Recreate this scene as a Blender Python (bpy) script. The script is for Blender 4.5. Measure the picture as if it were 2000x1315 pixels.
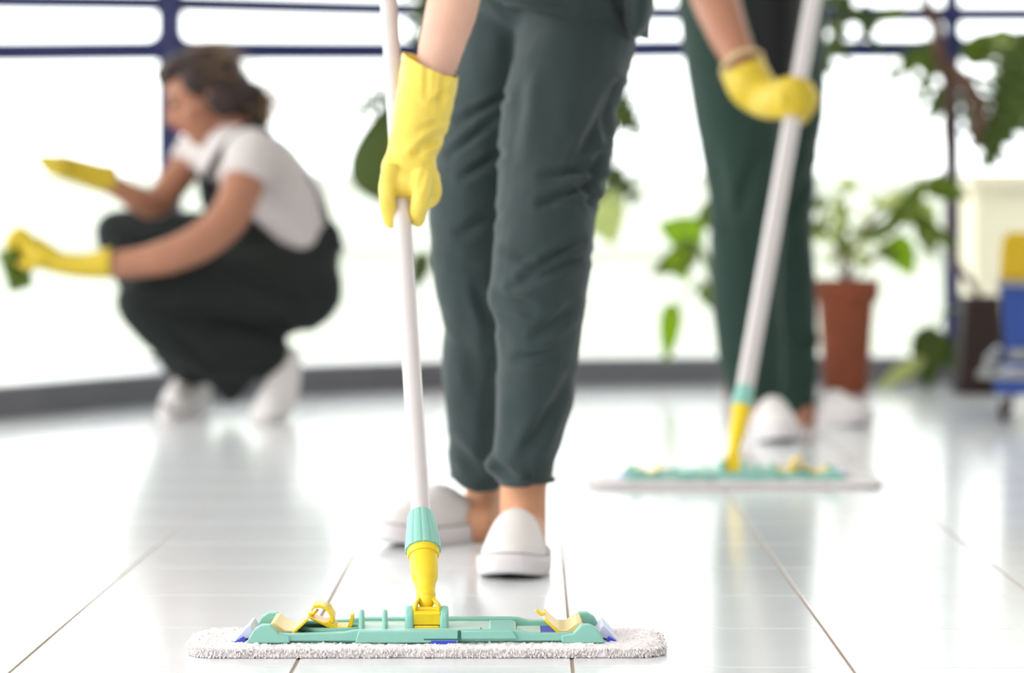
import bpy, bmesh, math, random
from mathutils import Vector, Matrix, noise
random.seed(7)
sc = bpy.context.scene
COL = sc.collection
for o in list(bpy.data.objects): bpy.data.objects.remove(o)

# ------------------------------------------------------------------ camera
F = 5680.0; CH = 0.48; HY = 433.0          # focal length in px, camera height, horizon row
cam = bpy.data.cameras.new('camera'); camo = bpy.data.objects.new('camera', cam); COL.objects.link(camo)
camo.location = (0, 0, CH); camo.rotation_euler = (math.pi/2, 0, 0)
cam.sensor_width = 36; cam.lens = 36*F/2000; cam.shift_y = -(657.5-HY)/2000
cam.clip_start = 0.05; cam.clip_end = 300
cam.dof.use_dof = True; cam.dof.focus_distance = 3.24; cam.dof.aperture_fstop = cam.lens/31.0
sc.camera = camo
# ------------------------------------------------------------------ light
w = bpy.data.worlds.new('world'); sc.world = w; w.use_nodes = True
bg = w.node_tree.nodes['Background']; bg.inputs[0].default_value = (0.97, 0.99, 1.0, 1); bg.inputs[1].default_value = 3.0
sd = bpy.data.lights.new('sun', 'SUN'); so = bpy.data.objects.new('sun', sd); COL.objects.link(so)
sd.energy = 1.0; sd.angle = math.radians(35); sd.color = (1, 0.97, 0.92)
so.rotation_euler = (math.radians(66), 0, math.radians(-75))     # from upper left, slightly in front
la = bpy.data.lights.new('fill_light', 'AREA'); lo_ = bpy.data.objects.new('fill_light', la); COL.objects.link(lo_)
la.shape = 'RECTANGLE'; la.size = 2.4; la.size_y = 1.2; la.energy = 30; la.color = (1, .98, .95); lo_.location = (-.6, .9, 2.95)   # added fill light under the ceiling, out of view, to brighten camera-facing sides
sc.view_settings.view_transform = 'Standard'; sc.view_settings.look = 'None'
sc.view_settings.exposure = 0.32; sc.view_settings.gamma = 1.0
sc.view_settings.use_curve_mapping = False
sc.cycles.use_denoising = True

# ------------------------------------------------------------------ helpers
def P(px, py, Y): return Vector(((px-1000)/F*Y, Y, CH-(py-HY)/F*Y))
def m_(px, Y): return px*Y/F
def lin(c):
    return tuple((x/255/12.92 if x/255 <= .04045 else ((x/255+.055)/1.055)**2.4) for x in c)
def mat(name, rgb, rough=.6, metal=0, spec=.5, sheen=0, bump=0, bscale=200, var=0, vscale=8, trans=0, sss=0, coat=0, bdist=.001):
    m = bpy.data.materials.new(name); m.use_nodes = True; nt = m.node_tree
    b = nt.nodes['Principled BSDF']; c = lin(rgb)
    b.inputs['Base Color'].default_value = (*c, 1); b.inputs['Roughness'].default_value = rough
    b.inputs['Metallic'].default_value = metal; b.inputs['Specular IOR Level'].default_value = spec
    if sheen: b.inputs['Sheen Weight'].default_value = sheen
    if coat: b.inputs['Coat Weight'].default_value = coat
    if sss:
        b.inputs['Subsurface Weight'].default_value = sss; b.inputs['Subsurface Radius'].default_value = (.02,.008,.004); b.inputs['Subsurface Scale'].default_value = .6
    tc = None
    if var or bump: tc = nt.nodes.new('ShaderNodeTexCoord')
    if var:
        n = nt.nodes.new('ShaderNodeTexNoise'); n.inputs['Scale'].default_value = vscale; n.inputs['Detail'].default_value = 4
        nt.links.new(tc.outputs['Object'], n.inputs['Vector'])
        r = nt.nodes.new('ShaderNodeValToRGB'); r.color_ramp.elements[0].position = .3; r.color_ramp.elements[1].position = .7
        r.color_ramp.elements[0].color = (*[x*(1-var) for x in c], 1); r.color_ramp.elements[1].color = (*[min(1, x*(1+var)) for x in c], 1)
        nt.links.new(n.outputs['Fac'], r.inputs['Fac']); nt.links.new(r.outputs['Color'], b.inputs['Base Color'])
    if bump:
        n2 = nt.nodes.new('ShaderNodeTexNoise'); n2.inputs['Scale'].default_value = bscale; n2.inputs['Detail'].default_value = 3
        nt.links.new(tc.outputs['Object'], n2.inputs['Vector'])
        bp = nt.nodes.new('ShaderNodeBump'); bp.inputs['Strength'].default_value = bump; bp.inputs['Distance'].default_value = bdist
        nt.links.new(n2.outputs['Fac'], bp.inputs['Height']); nt.links.new(bp.outputs['Normal'], b.inputs['Normal'])
    if trans:
        out = nt.nodes['Material Output']; t = nt.nodes.new('ShaderNodeBsdfTranslucent'); t.inputs['Color'].default_value = (*[min(1, x*1.4) for x in c], 1)
        mx = nt.nodes.new('ShaderNodeMixShader'); mx.inputs[0].default_value = trans
        nt.links.new(b.outputs[0], mx.inputs[1]); nt.links.new(t.outputs[0], mx.inputs[2]); nt.links.new(mx.outputs[0], out.inputs['Surface'])
    return m

class Geo:
    def __init__(s): s.v = []; s.f = []
    def add(s, vs, fs):
        o = len(s.v); s.v += [Vector(v) for v in vs]; s.f += [tuple(i+o for i in f) for f in fs]; return s
    def loft(s, rings, cap=True):
        n = len(rings[0]); vs = [p for r in rings for p in r]; fs = []
        for i in range(len(rings)-1):
            for j in range(n):
                k = (j+1) % n
                fs.append((i*n+j, i*n+k, (i+1)*n+k, (i+1)*n+j))
        if cap:
            fs.append(tuple(range(n-1, -1, -1))); fs.append(tuple((len(rings)-1)*n+j for j in range(n)))
        return s.add(vs, fs)
    def tube(s, pts, radii, n=20, ref=(0, 1, 0), sub=4, round_=True):
        """closed tube; radii floats or (across, towards ref)"""
        pts = [Vector(p) for p in pts]; rr = [(r, r) if not isinstance(r, (tuple, list)) else tuple(r) for r in radii]
        ps, rs = [], []
        if sub > 1 and len(pts) > 2:
            for i in range(len(pts)-1):
                p0 = pts[max(i-1, 0)]; p1 = pts[i]; p2 = pts[i+1]; p3 = pts[min(i+2, len(pts)-1)]
                for k in range(sub):
                    t = k/sub
                    ps.append(.5*((2*p1)+(p2-p0)*t+(2*p0-5*p1+4*p2-p3)*t*t+(-p0+3*p1-3*p2+p3)*t**3))
                    tt = t*t*(3-2*t)
                    rs.append(tuple(rr[i][q]*(1-tt)+rr[i+1][q]*tt for q in (0, 1)))
            ps.append(pts[-1]); rs.append(rr[-1])
        else: ps, rs = pts, rr
        if round_:
            t0 = (ps[1]-ps[0]).normalized(); t1 = (ps[-1]-ps[-2]).normalized(); a0, a1 = min(rs[0]), min(rs[-1])
            A = [(ps[0]-t0*a0*math.sin(a), tuple(x*math.cos(a) for x in rs[0])) for a in (1.45, 1.1, .7, .35)]
            B = [(ps[-1]+t1*a1*math.sin(a), tuple(x*math.cos(a) for x in rs[-1])) for a in (.35, .7, 1.1, 1.45)]
            ps = [a[0] for a in A]+ps+[b[0] for b in B]; rs = [a[1] for a in A]+rs+[b[1] for b in B]
        ref = Vector(ref); rings = []; last = None
        for i, p in enumerate(ps):
            t = (ps[min(i+1, len(ps)-1)]-ps[max(i-1, 0)]).normalized()
            sd_ = t.cross(ref)
            if sd_.length < .25: sd_ = last.copy() if last else t.cross(Vector((1, 0, .1)))
            sd_ = (sd_ - t*sd_.dot(t)).normalized(); last = sd_
            d = sd_.cross(t).normalized()
            rings.append([p+sd_*rs[i][0]*math.cos(2*math.pi*j/n)+d*rs[i][1]*math.sin(2*math.pi*j/n) for j in range(n)])
        return s.loft(rings)
    def limb(s, L, n=24, sub=3, round_=True, grow=1.0):
        """L: (px, py, Y, half width px, depth radius m)"""
        return s.tube([P(a[0], a[1], a[2]) for a in L], [(m_(a[3], a[2])*grow, a[4]*grow) for a in L], n, sub=sub, round_=round_)
    def ell(s, c, r, M=None, n=20, m=12):
        c = Vector(c); vs = []; fs = []
        if isinstance(r, (int, float)): r = (r, r, r)
        rings = []
        for i in range(1, m):
            a = math.pi*i/m
            ring = [Vector((r[0]*math.sin(a)*math.cos(2*math.pi*j/n), r[1]*math.sin(a)*math.sin(2*math.pi*j/n), -r[2]*math.cos(a))) for j in range(n)]
            rings.append([(M @ q if M else q)+c for q in ring])
        return s.loft(rings)
    def box(s, lo, hi):
        x0, y0, z0 = lo; x1, y1, z1 = hi
        return s.add([(x0,y0,z0),(x1,y0,z0),(x1,y1,z0),(x0,y1,z0),(x0,y0,z1),(x1,y0,z1),(x1,y1,z1),(x0,y1,z1)],
                     [(3,2,1,0),(4,5,6,7),(0,1,5,4),(1,2,6,5),(2,3,7,6),(3,0,4,7)])
    def prism(s, poly, axis, a, b):
        """poly 2D in the two other axes; extruded along axis 0/1/2"""
        def q(u, v, t):
            return {0: (t, u, v), 1: (u, t, v), 2: (u, v, t)}[axis]
        return s.loft([[Vector(q(u, v, a)) for u, v in poly], [Vector(q(u, v, b)) for u, v in poly]])
    def lathe(s, prof, n=32, c=(0, 0, 0)):
        return s.loft([[Vector((r*math.cos(2*math.pi*j/n)+c[0], r*math.sin(2*math.pi*j/n)+c[1], z+c[2])) for j in range(n)] for r, z in prof])
    def xf(s, M):
        s.v = [M @ v for v in s.v]; return s
    def mesh(s, name):
        me = bpy.data.meshes.new(name); me.from_pydata([tuple(v) for v in s.v], [], s.f); me.validate()
        bm = bmesh.new(); bm.from_mesh(me); bmesh.ops.recalc_face_normals(bm, faces=bm.faces); bm.to_mesh(me); bm.free()
        return me

def remesh(geo, voxel, smooth=4):
    me = geo.mesh('tmp'); o = bpy.data.objects.new('tmp', me); COL.objects.link(o)
    r = o.modifiers.new('r', 'REMESH'); r.mode = 'VOXEL'; r.voxel_size = voxel; r.use_smooth_shade = True
    if smooth:
        q = o.modifiers.new('s', 'SMOOTH'); q.factor = .5; q.iterations = smooth
    dg = bpy.context.evaluated_depsgraph_get(); dg.update()
    out = bpy.data.meshes.new_from_object(o.evaluated_get(dg)); out.materials.clear()
    bpy.data.objects.remove(o); bpy.data.meshes.remove(me)
    return out
def displace(me, fn):
    ns = [v.normal.copy() for v in me.vertices]
    for v, n in zip(me.vertices, ns): v.co += n*fn(v.co, n)
FK = 1.5
def folds(lst, Y0=None):
    """creases given as picture segments (x0,y0,x1,y1,width px,depth m); only faces turned to the camera side"""
    def fn(p, n):
        if p.y < .1 or n.y > .35: return 0
        x = p.x/p.y*F+1000; y = HY-(p.z-CH)/p.y*F; d = 0
        for x0, y0, x1, y1, wd, dp in lst:
            ux, uy = x1-x0, y1-y0; L2 = ux*ux+uy*uy
            t = max(0, min(1, ((x-x0)*ux+(y-y0)*uy)/L2)); q = math.hypot(x-x0-ux*t, y-y0-uy*t)
            if q < wd*3: dp = dp*FK; d += -dp*math.exp(-(q/wd)**2)*(1-.6*abs(2*t-1)**2) + dp*.5*math.exp(-((q-wd*1.6)/(wd*.8))**2)*(1-.6*abs(2*t-1)**2)
        return d
    return fn
def ripple(amp, sc_, seed=0):
    def fn(p, n):
        return amp*noise.noise(Vector((p.x*sc_+seed, p.y*sc_, p.z*sc_*.55)))
    return fn
def bisect(me, co, no):
    """cut away the side the normal points to"""
    bm = bmesh.new(); bm.from_mesh(me)
    bmesh.ops.bisect_plane(bm, geom=bm.verts[:]+bm.edges[:]+bm.faces[:], plane_co=co, plane_no=no, clear_outer=True)
    bm.to_mesh(me); bm.free(); return me

def obj(name, data, material, parent=None, smooth=True, bevel=0, subsurf=0, seg=2):
    me = data.mesh(name) if isinstance(data, Geo) else data
    me.name = name
    if material and not me.materials: me.materials.append(material)
    if smooth:
        me.polygons.foreach_set('use_smooth', [True]*len(me.polygons))
    o = bpy.data.objects.new(name, me); COL.objects.link(o)
    if bevel:
        b = o.modifiers.new('bevel', 'BEVEL'); b.width = bevel; b.segments = seg; b.limit_method = 'ANGLE'; b.angle_limit = math.radians(35)
        b.harden_normals = False
    if subsurf:
        q = o.modifiers.new('sub', 'SUBSURF'); q.levels = subsurf; q.render_levels = subsurf
    if smooth and not subsurf and isinstance(data, Geo):
        try: me.set_sharp_from_angle(angle=math.radians(40))
        except Exception: pass
    if parent: attach(o, parent)
    return o
def attach(o, parent):
    o.parent = parent; o.matrix_parent_inverse = world_of(parent).inverted()
def world_of(o):
    M = o.matrix_basis.copy()
    if o.parent: M = world_of(o.parent) @ o.matrix_parent_inverse @ M
    return M
def tag(o, label=None, cat=None, group=None, kind=None):
    if label: o['label'] = label
    if cat: o['category'] = cat
    if group: o['group'] = group
    if kind: o['kind'] = kind
    return o
def thing(name, label, cat, loc, group=None):
    o = bpy.data.objects.new(name, None); COL.objects.link(o); o.location = loc; o.empty_display_size = .05
    return tag(o, label, cat, group)

# ------------------------------------------------------------------ materials
M_tile = mat('floor_tile', (232, 234, 237), rough=.17, spec=.6, bump=.06, bscale=14, var=.02, vscale=6, bdist=.002)
M_grout = mat('grout', (170, 148, 130), rough=.9)
M_plinth = mat('grey_stone', (126, 126, 134), rough=.55, var=.06)
M_sill = mat('white_sill', (236, 236, 236), rough=.35)
M_navy = mat('navy_paint', (26, 34, 92), rough=.4)
M_white_out = mat('pale_render', (212, 214, 206), rough=.9, var=.02)
M_cream = mat('cream_render', (196, 188, 168), rough=.9, var=.03)
M_green_pants = mat('dark_green_twill', (38, 54, 54), rough=.85, sheen=.15, bump=.35, bscale=900, var=.05, vscale=30, bdist=.0005)
M_green_pants2 = mat('bottle_green_twill', (24, 52, 43), rough=.85, sheen=.1, var=.06)
M_dung = mat('black_green_denim', (20, 26, 25), rough=.9, var=.08)
M_black = mat('shade_black_fabric', (12, 13, 15), rough=.9)
M_shirt = mat('white_cotton', (205, 196, 194), rough=.9, var=.02)
M_glove = mat('yellow_latex', (236, 210, 88), rough=.42, bump=.25, bscale=90, sss=.0, bdist=.001)
M_glove2 = mat('yellow_latex_deep', (208, 180, 40), rough=.5)
M_cuffrim = mat('cream_lining', (224, 196, 150), rough=.8)
M_skin = mat('fair_skin', (222, 176, 154), rough=.55, sss=.0, var=.04, vscale=40)
M_skin2 = mat('tan_skin', (168, 114, 88), rough=.55, var=.05, vscale=25)
M_ankle = mat('ankle_skin', (205, 148, 112), rough=.55, var=.05, vscale=25)
M_shoe = mat('white_canvas', (228, 222, 220), rough=.8, bump=.2, bscale=900, bdist=.0004)
M_sole = mat('white_rubber', (220, 214, 216), rough=.6)
M_seam = mat('grey_seam', (150, 144, 146), rough=.8)
M_outsole = mat('dark_outsole', (70, 60, 66), rough=.8)
M_hair = mat('brown_hair', (46, 27, 22), rough=.6, bump=.8, bscale=120, var=.25, vscale=30, bdist=.004)
M_backlit_blond = mat('backlit_blond_strands', (170, 136, 92), rough=.5)  # backlight on the brown hair is put into this strand colour
M_alu = mat('brushed_aluminium', (214, 206, 206), rough=.4, metal=.25, spec=.6)
M_teal = mat('teal_plastic', (140, 198, 184), rough=.42, bump=.1, bscale=60, var=.03, vscale=60)
M_teal_p = mat('pale_worn_teal', (190, 214, 204), rough=.45, bump=.1, bscale=60, var=.04, vscale=50)
M_teal_d = mat('dark_teal_plastic', (38, 96, 88), rough=.5)
M_yel = mat('yellow_plastic', (244, 208, 28), rough=.38)
M_creamy = mat('cream_plastic', (238, 214, 150), rough=.45)
M_mop = mat('white_microfibre', (240, 233, 234), rough=.95, sheen=.3, bump=.4, bscale=500, bdist=.001)
M_blue_lbl = mat('blue_label', (60, 66, 200), rough=.5)
M_lbl = mat('lilac_label', (205, 210, 235), rough=.5)
M_terra = mat('terracotta', (134, 68, 42), rough=.85, var=.12, vscale=10)
M_soil = mat('potting_soil', (60, 45, 36), rough=1, var=.3, vscale=60)
M_brownpot = mat('dark_brown_pot', (38, 17, 12), rough=.7, var=.1)
M_leaf = mat('leaf_green', (110, 134, 28), rough=.45, trans=.35, var=.2, vscale=14)
M_leaf_d = mat('leaf_dark', (76, 98, 28), rough=.4, trans=.18, var=.2, vscale=14)
M_leaf_m = mat('leaf_olive', (90, 110, 44), rough=.45, trans=.2, var=.12, vscale=14)
M_leaf_b = mat('leaf_bright', (160, 190, 24), rough=.45, trans=.45, var=.12, vscale=14)
M_leaf_p = mat('leaf_pale', (206, 214, 150), rough=.5, trans=.35, var=.1, vscale=20)
M_stem = mat('brown_stem', (92, 66, 52), rough=.8, var=.15, vscale=30)
M_stem_g = mat('green_stem', (120, 140, 70), rough=.6)
M_cartblue = mat('blue_plastic', (44, 78, 160), rough=.4, var=.04)
M_cartyel = mat('mustard_plastic', (222, 182, 0), rough=.4)
M_grey = mat('grey_plastic', (160, 160, 158), rough=.5)
M_chrome = mat('steel_tube', (190, 190, 190), rough=.25, metal=.9)
M_rubber = mat('brown_rubber', (70, 54, 50), rough=.7)
M_cloth_g = mat('green_cleaning_cloth', (78, 98, 24), rough=.95, var=.1)
M_eye = mat('eye_dark', (40, 28, 24), rough=.2)
M_lip = mat('lips', (170, 92, 88), rough=.5)
M_glass = bpy.data.materials.new('clear_glass'); M_glass.use_nodes = True
nt = M_glass.node_tree; nt.nodes.remove(nt.nodes['Principled BSDF'])
tr = nt.nodes.new('ShaderNodeBsdfTransparent'); tr.inputs[0].default_value = (.97, .985, .975, 1)
gl = nt.nodes.new('ShaderNodeBsdfGlossy'); gl.inputs['Roughness'].default_value = .02
fr = nt.nodes.new('ShaderNodeFresnel'); fr.inputs[0].default_value = 1.3
mx = nt.nodes.new('ShaderNodeMixShader')
nt.links.new(fr.outputs[0], mx.inputs[0]); nt.links.new(tr.outputs[0], mx.inputs[1]); nt.links.new(gl.outputs[0], mx.inputs[2])
nt.links.new(mx.outputs[0], nt.nodes['Material Output'].inputs['Surface'])

# ------------------------------------------------------------------ floor with tiles
TH = 0.30; ang = -40/F
Rz = Matrix.Rotation(ang, 4, 'Z')
g = Geo().box((-7, -3, -.10), (7, 9.6, -.0014))
floor = obj('floor', g, M_grout, smooth=False); tag(floor, kind='structure')
tg = Geo().box((-.148, -.148, -.012), (.148, .148, 0)); tme = tg.mesh('tile'); tme.materials.append(M_tile)
bm = bmesh.new(); bm.from_mesh(tme)
bmesh.ops.bevel(bm, geom=[e for e in bm.edges if all(v.co.z > -.001 for v in e.verts)], offset=.0004, segments=1, affect='EDGES')
bm.to_mesh(tme); bm.free()
X0 = .0653 - 3.144*math.tan(-ang); Y0 = 3.132
rest = Geo(); nt_ = 0
for i in range(-24, 24):
    for j in range(-19, 20):
        u = X0+(i+.5)*TH; v = Y0+(j+.5)*TH
        c = Rz @ Vector((u, v, 0))
        if not (-6.8 < c.x < 6.8 and -2.8 < c.y < 9.4): continue
        lim = 1000/F*(c.y+.15)+.17
        if 2.7 < c.y < 8.85 and abs(c.x) < lim and nt_ < 296:
            o = bpy.data.objects.new('tile', tme); COL.objects.link(o); o.location = c; o.rotation_euler.z = ang
            attach(o, floor); nt_ += 1
        else:
            h = .148
            q = [Rz.to_3x3() @ Vector((a*h, b*h, 0))+c for a, b in ((-1,-1),(1,-1),(1,1),(-1,1))]
            rest.add([p-Vector((0,0,.008)) for p in q]+q, [(4,5,6,7),(0,1,5,4),(1,2,6,5),(2,3,7,6),(3,0,4,7)])
ro = obj('tiling', rest, M_tile, floor, smooth=False); ro['kind'] = 'stuff'

# ------------------------------------------------------------------ curved plinth, sill, window wall
def crv(pts, n=60):
    out = []
    for i in range(len(pts)-1):
        p0 = pts[max(i-1,0)]; p1 = pts[i]; p2 = pts[i+1]; p3 = pts[min(i+2,len(pts)-1)]
        for k in range(8):
            t = k/8
            out.append(tuple(.5*((2*p1[q])+(p2[q]-p0[q])*t+(2*p0[q]-5*p1[q]+4*p2[q]-p3[q])*t*t+(-p0[q]+3*p1[q]-3*p2[q]+p3[q])*t**3) for q in range(len(p1))))
    out.append(pts[-1]); return out
front = crv([(-3.6, -2.98), (-3.5, 0.5), (-3.2, 2.5), (-2.6, 4.2), (-1.95, 5.75), (-1.245, 7.06), (-.88, 7.73), (-.43, 8.17), (0, 8.42), (.46, 8.55), (1.07, 8.60), (1.7, 8.62), (2.8, 8.62), (4.5, 8.62)])
back = crv([(-4.7, -2.98), (-4.6, 0.5), (-4.2, 2.8), (-3.6, 4.8), (-2.9, 6.8), (-1.9, 8.12), (-.99, 8.42), (-.45, 8.62), (0, 8.75), (.46, 8.82), (1.07, 8.86), (1.7, 8.87), (2.8, 8.88), (4.5, 8.88)])
PH = .082
def strip(a, b, z0, z1):
    rings = [[Vector((p[0], p[1], z0)), Vector((q[0], q[1], z0)), Vector((q[0], q[1], z1)), Vector((p[0], p[1], z1))] for p, q in zip(a, b)]
    return Geo().loft(rings)
inner = [(p[0]*.0+p[0], p[1]+.02) for p in front]
pl = obj('trim_1', strip(front, back, 0.0, PH-.006), M_plinth, smooth=False); tag(pl, 'dark grey curved plinth under the window wall', kind='structure')
sl = obj('trim_2', strip([(p[0]+.0, p[1]-.006) for p in front], back, PH-.006, PH), M_sill, smooth=False); tag(sl, 'white sill on the plinth', kind='structure')
def on_back(px):
    """point of the window line seen at picture column px"""
    best = None
    for a, b in zip(back[:-1], back[1:]):
        for k in range(10):
            t = k/10; x = a[0]+(b[0]-a[0])*t; y = a[1]+(b[1]-a[1])*t
            q = abs(x/y*F+1000-px)
            if best is None or q < best[0]: best = (q, x, y)
    return Vector((best[1], best[2], 0))
posts_px = [-1900, -760, -230, 335, 1857, 2900]
wall = thing('window_1', 'curved window wall of navy frames and clear panes', None, (0, 8.8, PH)); tag(wall, kind='structure')
del wall['label']
def zlow(x): return .975+.022*min(1.5, max(-1.3, x+1))*.9
pts_post = [on_back(p) for p in posts_px]
wds = {335: .066, 1857: .044}
for px, c in zip(posts_px, pts_post):
    wd = wds.get(px, .05)
    top = 3.0
    g = Geo().box((c.x-wd/2, c.y-.03, PH), (c.x+wd/2, c.y+.03, top))
    g.box((c.x-wd*.9, c.y-.05, PH), (c.x+wd*.9, c.y+.05, PH+.012))
    obj('post', g, M_navy, wall, smooth=False, bevel=.006)
for k in range(len(pts_post)-1):
    a, b = pts_post[k], pts_post[k+1]
    d = (b-a).normalized(); nrm = Vector((-d.y, d.x, 0))
    # sample along the curved line between the posts
    xs = [p for p in back if min(a.x, b.x) < p[0] < max(a.x, b.x)]
    line = [(a.x, a.y)]+xs+[(b.x, b.y)]
    def rail(zf, h, dep):
        rings = []
        for p in line:
            z = zf(p[0])
            rings.append([Vector((p[0], p[1]-dep, z-h)), Vector((p[0], p[1]+dep, z-h)), Vector((p[0], p[1]+dep, z+h)), Vector((p[0], p[1]-dep, z+h))])
        return Geo().loft(rings)
    gr = rail(zlow, .0285, .022)
    # rounded corner gussets of the light between the rails
    for s_, e in ((1, a), (-1, b)):
        for zz, up in ((zlow(e.x)+.0285, 1), (1.112-.012, -1)):
            off = .033 if abs(e.x+.99) < .1 else .022
            poly = [(e.x+s_*off*.5, zz), (e.x+s_*(off+.03), zz)]+[(e.x+s_*(off+.03*(1-math.sin(t))), zz+up*.03*(1-math.cos(t))) for t in (.35, .7, 1.05, 1.4)]+[(e.x+s_*off, zz+up*.03), (e.x+s_*off*.5, zz+up*.03)]
            gr.prism(poly, 1, e.y-.018, e.y+.018)
    obj('rail', gr, M_navy, wall, smooth=False)
    obj('rail', rail(lambda x: 1.112, .0235, .02), M_navy, wall, smooth=False)
    obj('rail', rail(lambda x: 2.88, .03, .03), M_navy, wall, smooth=False)
    pn = obj('pane', Geo().loft([[Vector((p[0], p[1]-.003, PH)), Vector((p[0], p[1]+.003, PH)), Vector((p[0], p[1]+.003, 2.86)), Vector((p[0], p[1]-.003, 2.86))] for p in line]), M_glass, wall, smooth=False)

# the rest of the room
def shell(name, lo, hi, m):
    o = obj(name, Geo().box(lo, hi), m, smooth=False); tag(o, kind='structure'); return o
M_wall = mat('white_wall', (232, 230, 226), rough=.9)
shell('ceiling', (-5, -3, 3.0), (4.7, 9.1, 3.15), M_wall)
shell('wall_back', (-5, -3.12, 0), (4.7, -3.0, 3.0), M_wall)
shell('wall_right', (4.5, -3.0, 0), (4.62, 9.1, 3.0), M_wall)
# outside the glass: terrace, parapet, pale block
g = Geo().box((-30, 9.65, -.16), (30, 40, -.10)); t_ = obj('terrace_ground', g, M_white_out, smooth=False); tag(t_, kind='structure')
par = Geo().box((-14, 13.0, -.10), (14, 13.25, .66)); par.box((-14, 12.97, .66), (14, 13.28, .70))
par.box((-14, 12.6, -.10), (14, 13.0, .02)); par.box((-14, 12.94, .36), (14, 13.0, .385))
t_ = obj('wall_outside', par, M_white_out, smooth=False); tag(t_, kind='structure')
bl = Geo().box((0, 0, -.10), (1.6, .6, .62)).box((-.02, -.03, .62), (1.62, .63, .67)); bl.xf(Matrix.Translation((1.78, 11.2, 0)))
t_ = obj('planter_wall', bl, M_cream, smooth=False); tag(t_, 'low cream rendered wall block outside the glass', 'wall block')

# ------------------------------------------------------------------ mop builder
def build_mop(center, yaw, pole_dir_world, pole_len, pole_r, name_label, jl=.7, cloth_size=(.53, .145)):
    cx, cy = center
    root = thing('flat_mop', name_label, 'mop', (cx, cy, 0))
    T = Matrix.Translation((cx, cy, 0)) @ Matrix.Rotation(yaw, 4, 'Z')
    Ti = T.inverted()
    # cloth: rounded slab with a looped pile
    L, W = cloth_size; hx, hy = L/2, W/2
    def inside(x, y, r=.035):
        ax, ay = abs(x)-(hx-r), abs(y)-(hy-r)
        return math.hypot(max(ax, 0), max(ay, 0))+min(max(ax, ay), 0) - r
    g = Geo(); nx, ny = 240, 66; idx = {}
    def top(x, y):
        d = -inside(x, y)
        e = max(0, min(1, d/.012)); prof = math.sqrt(max(0, 1-(1-e)**2))
        nz = noise.noise(Vector((x*190, y*190, 3)))*.0022+noise.noise(Vector((x*420, y*420, 9)))*.0014+noise.noise(Vector((x*40, y*40, 5)))*.0015
        return .003+.011*prof+nz*prof
    for i in range(nx+1):
        for j in range(ny+1):
            x = -hx+L*i/nx; y = -hy+W*j/ny
            # squeeze the grid into the rounded outline
            ay = abs(y); lx = hx
            if ay > hy-.035: lx = hx-.035+math.sqrt(max(0, .035**2-(ay-hy+.035)**2))
            x2 = x*lx/hx
            wob = noise.noise(Vector((x2*120, y*120, 0)))*.0022
            edge = max(abs(x)/hx, abs(y)/hy) > .97
            if edge: x2 += wob; y += wob
            idx[i, j] = len(g.v); g.v.append(Vector((x2, y, max(.002, top(x2, y)))))
    for i in range(nx):
        for j in range(ny):
            g.f.append((idx[i,j], idx[i+1,j], idx[i+1,j+1], idx[i,j+1]))
    bot = {}
    ring = [(i, 0) for i in range(nx)]+[(nx, j) for j in range(ny)]+[(i, ny) for i in range(nx, 0, -1)]+[(0, j) for j in range(ny, 0, -1)]
    b0 = len(g.v)
    for q in ring:
        v = g.v[idx[q]]; g.v.append(Vector((v.x*.995, v.y*.985, .0005)))
    for k in range(len(ring)):
        k2 = (k+1) % len(ring)
        g.f.append((idx[ring[k]], b0+k, b0+k2, idx[ring[k2]]))
    g.f.append(tuple(b0+k for k in range(len(ring))))
    g.xf(T); cl = obj('mop_cloth', g, M_mop, root)
    # pile: short bent tufts on the border and upper side
    g = Geo(); rnd = random.Random(5)
    for k in range(6500):
        if k < 4500:
            t = rnd.random()*2*(L+W)
            if t < L: x, y = t-hx, -hy
            elif t < L+W: x, y = hx, t-L-hy
            elif t < 2*L+W: x, y = t-L-W-hx, hy
            else: x, y = -hx, t-2*L-W-hy
            ay = abs(y)
            q = inside(x, y); 
            if q > 0:
                gx = max(abs(x)-(hx-.035), 0); gy = max(abs(y)-(hy-.035), 0); ln = math.hypot(gx, gy) or 1
                x = math.copysign(abs(x)-(gx/ln)*q, x) if gx else x; y = math.copysign(abs(y)-(gy/ln)*q, y) if gy else y
            nxn = Vector((max(abs(x)-(hx-.035), 0)*math.copysign(1, x), max(abs(y)-(hy-.035), 0)*math.copysign(1, y), 0)).normalized()
            p = Vector((x, y, rnd.uniform(.0015, .011)))-nxn*(.001+abs(p_)*0 if False else rnd.uniform(.0, .003)); dirv = (nxn+Vector((rnd.uniform(-.7,.7), rnd.uniform(-.7,.7), rnd.uniform(-.9,.5)))).normalized()
            p.z = max(p.z, .002)
        else:
            x, y = rnd.uniform(-hx, hx), rnd.uniform(-hy, hy)
            if inside(x, y) > -.003: continue
            if abs(x) < .19 and abs(y) < .05 and cy < 4: continue
            p = Vector((x, y, top(x, y)-.001)); dirv = Vector((rnd.uniform(-1,1), rnd.uniform(-1,1), rnd.uniform(.2,.8))).normalized()
        ln = rnd.uniform(.0018, .0042); r = rnd.uniform(.0006, .0011)
        side = dirv.cross(Vector((0, 0, 1))).normalized() if abs(dirv.z) < .95 else Vector((1, 0, 0)); up2 = side.cross(dirv)
        e1 = p+dirv*ln*.6; e2 = p+dirv*ln+Vector((0, 0, -.35*ln))
        rings = []
        for c_, rr in ((p, r), (e1, r*1.1), (e2, r*.7)):
            rings.append([Vector((q.x, q.y, max(q.z, .0004))) for q in (c_+side*rr*math.cos(a)+up2*rr*math.sin(a) for a in (0, 1.57, 3.14, 4.71))])
        g.loft(rings)
    g.xf(T); pf = obj('pile', g, M_mop, root); pf['kind'] = 'stuff'
    # holder
    def part(name, g, m, par=None, **kw):
        g.xf(T); return obj(name, g, m, par or root, **kw)
    g = Geo()
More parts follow.
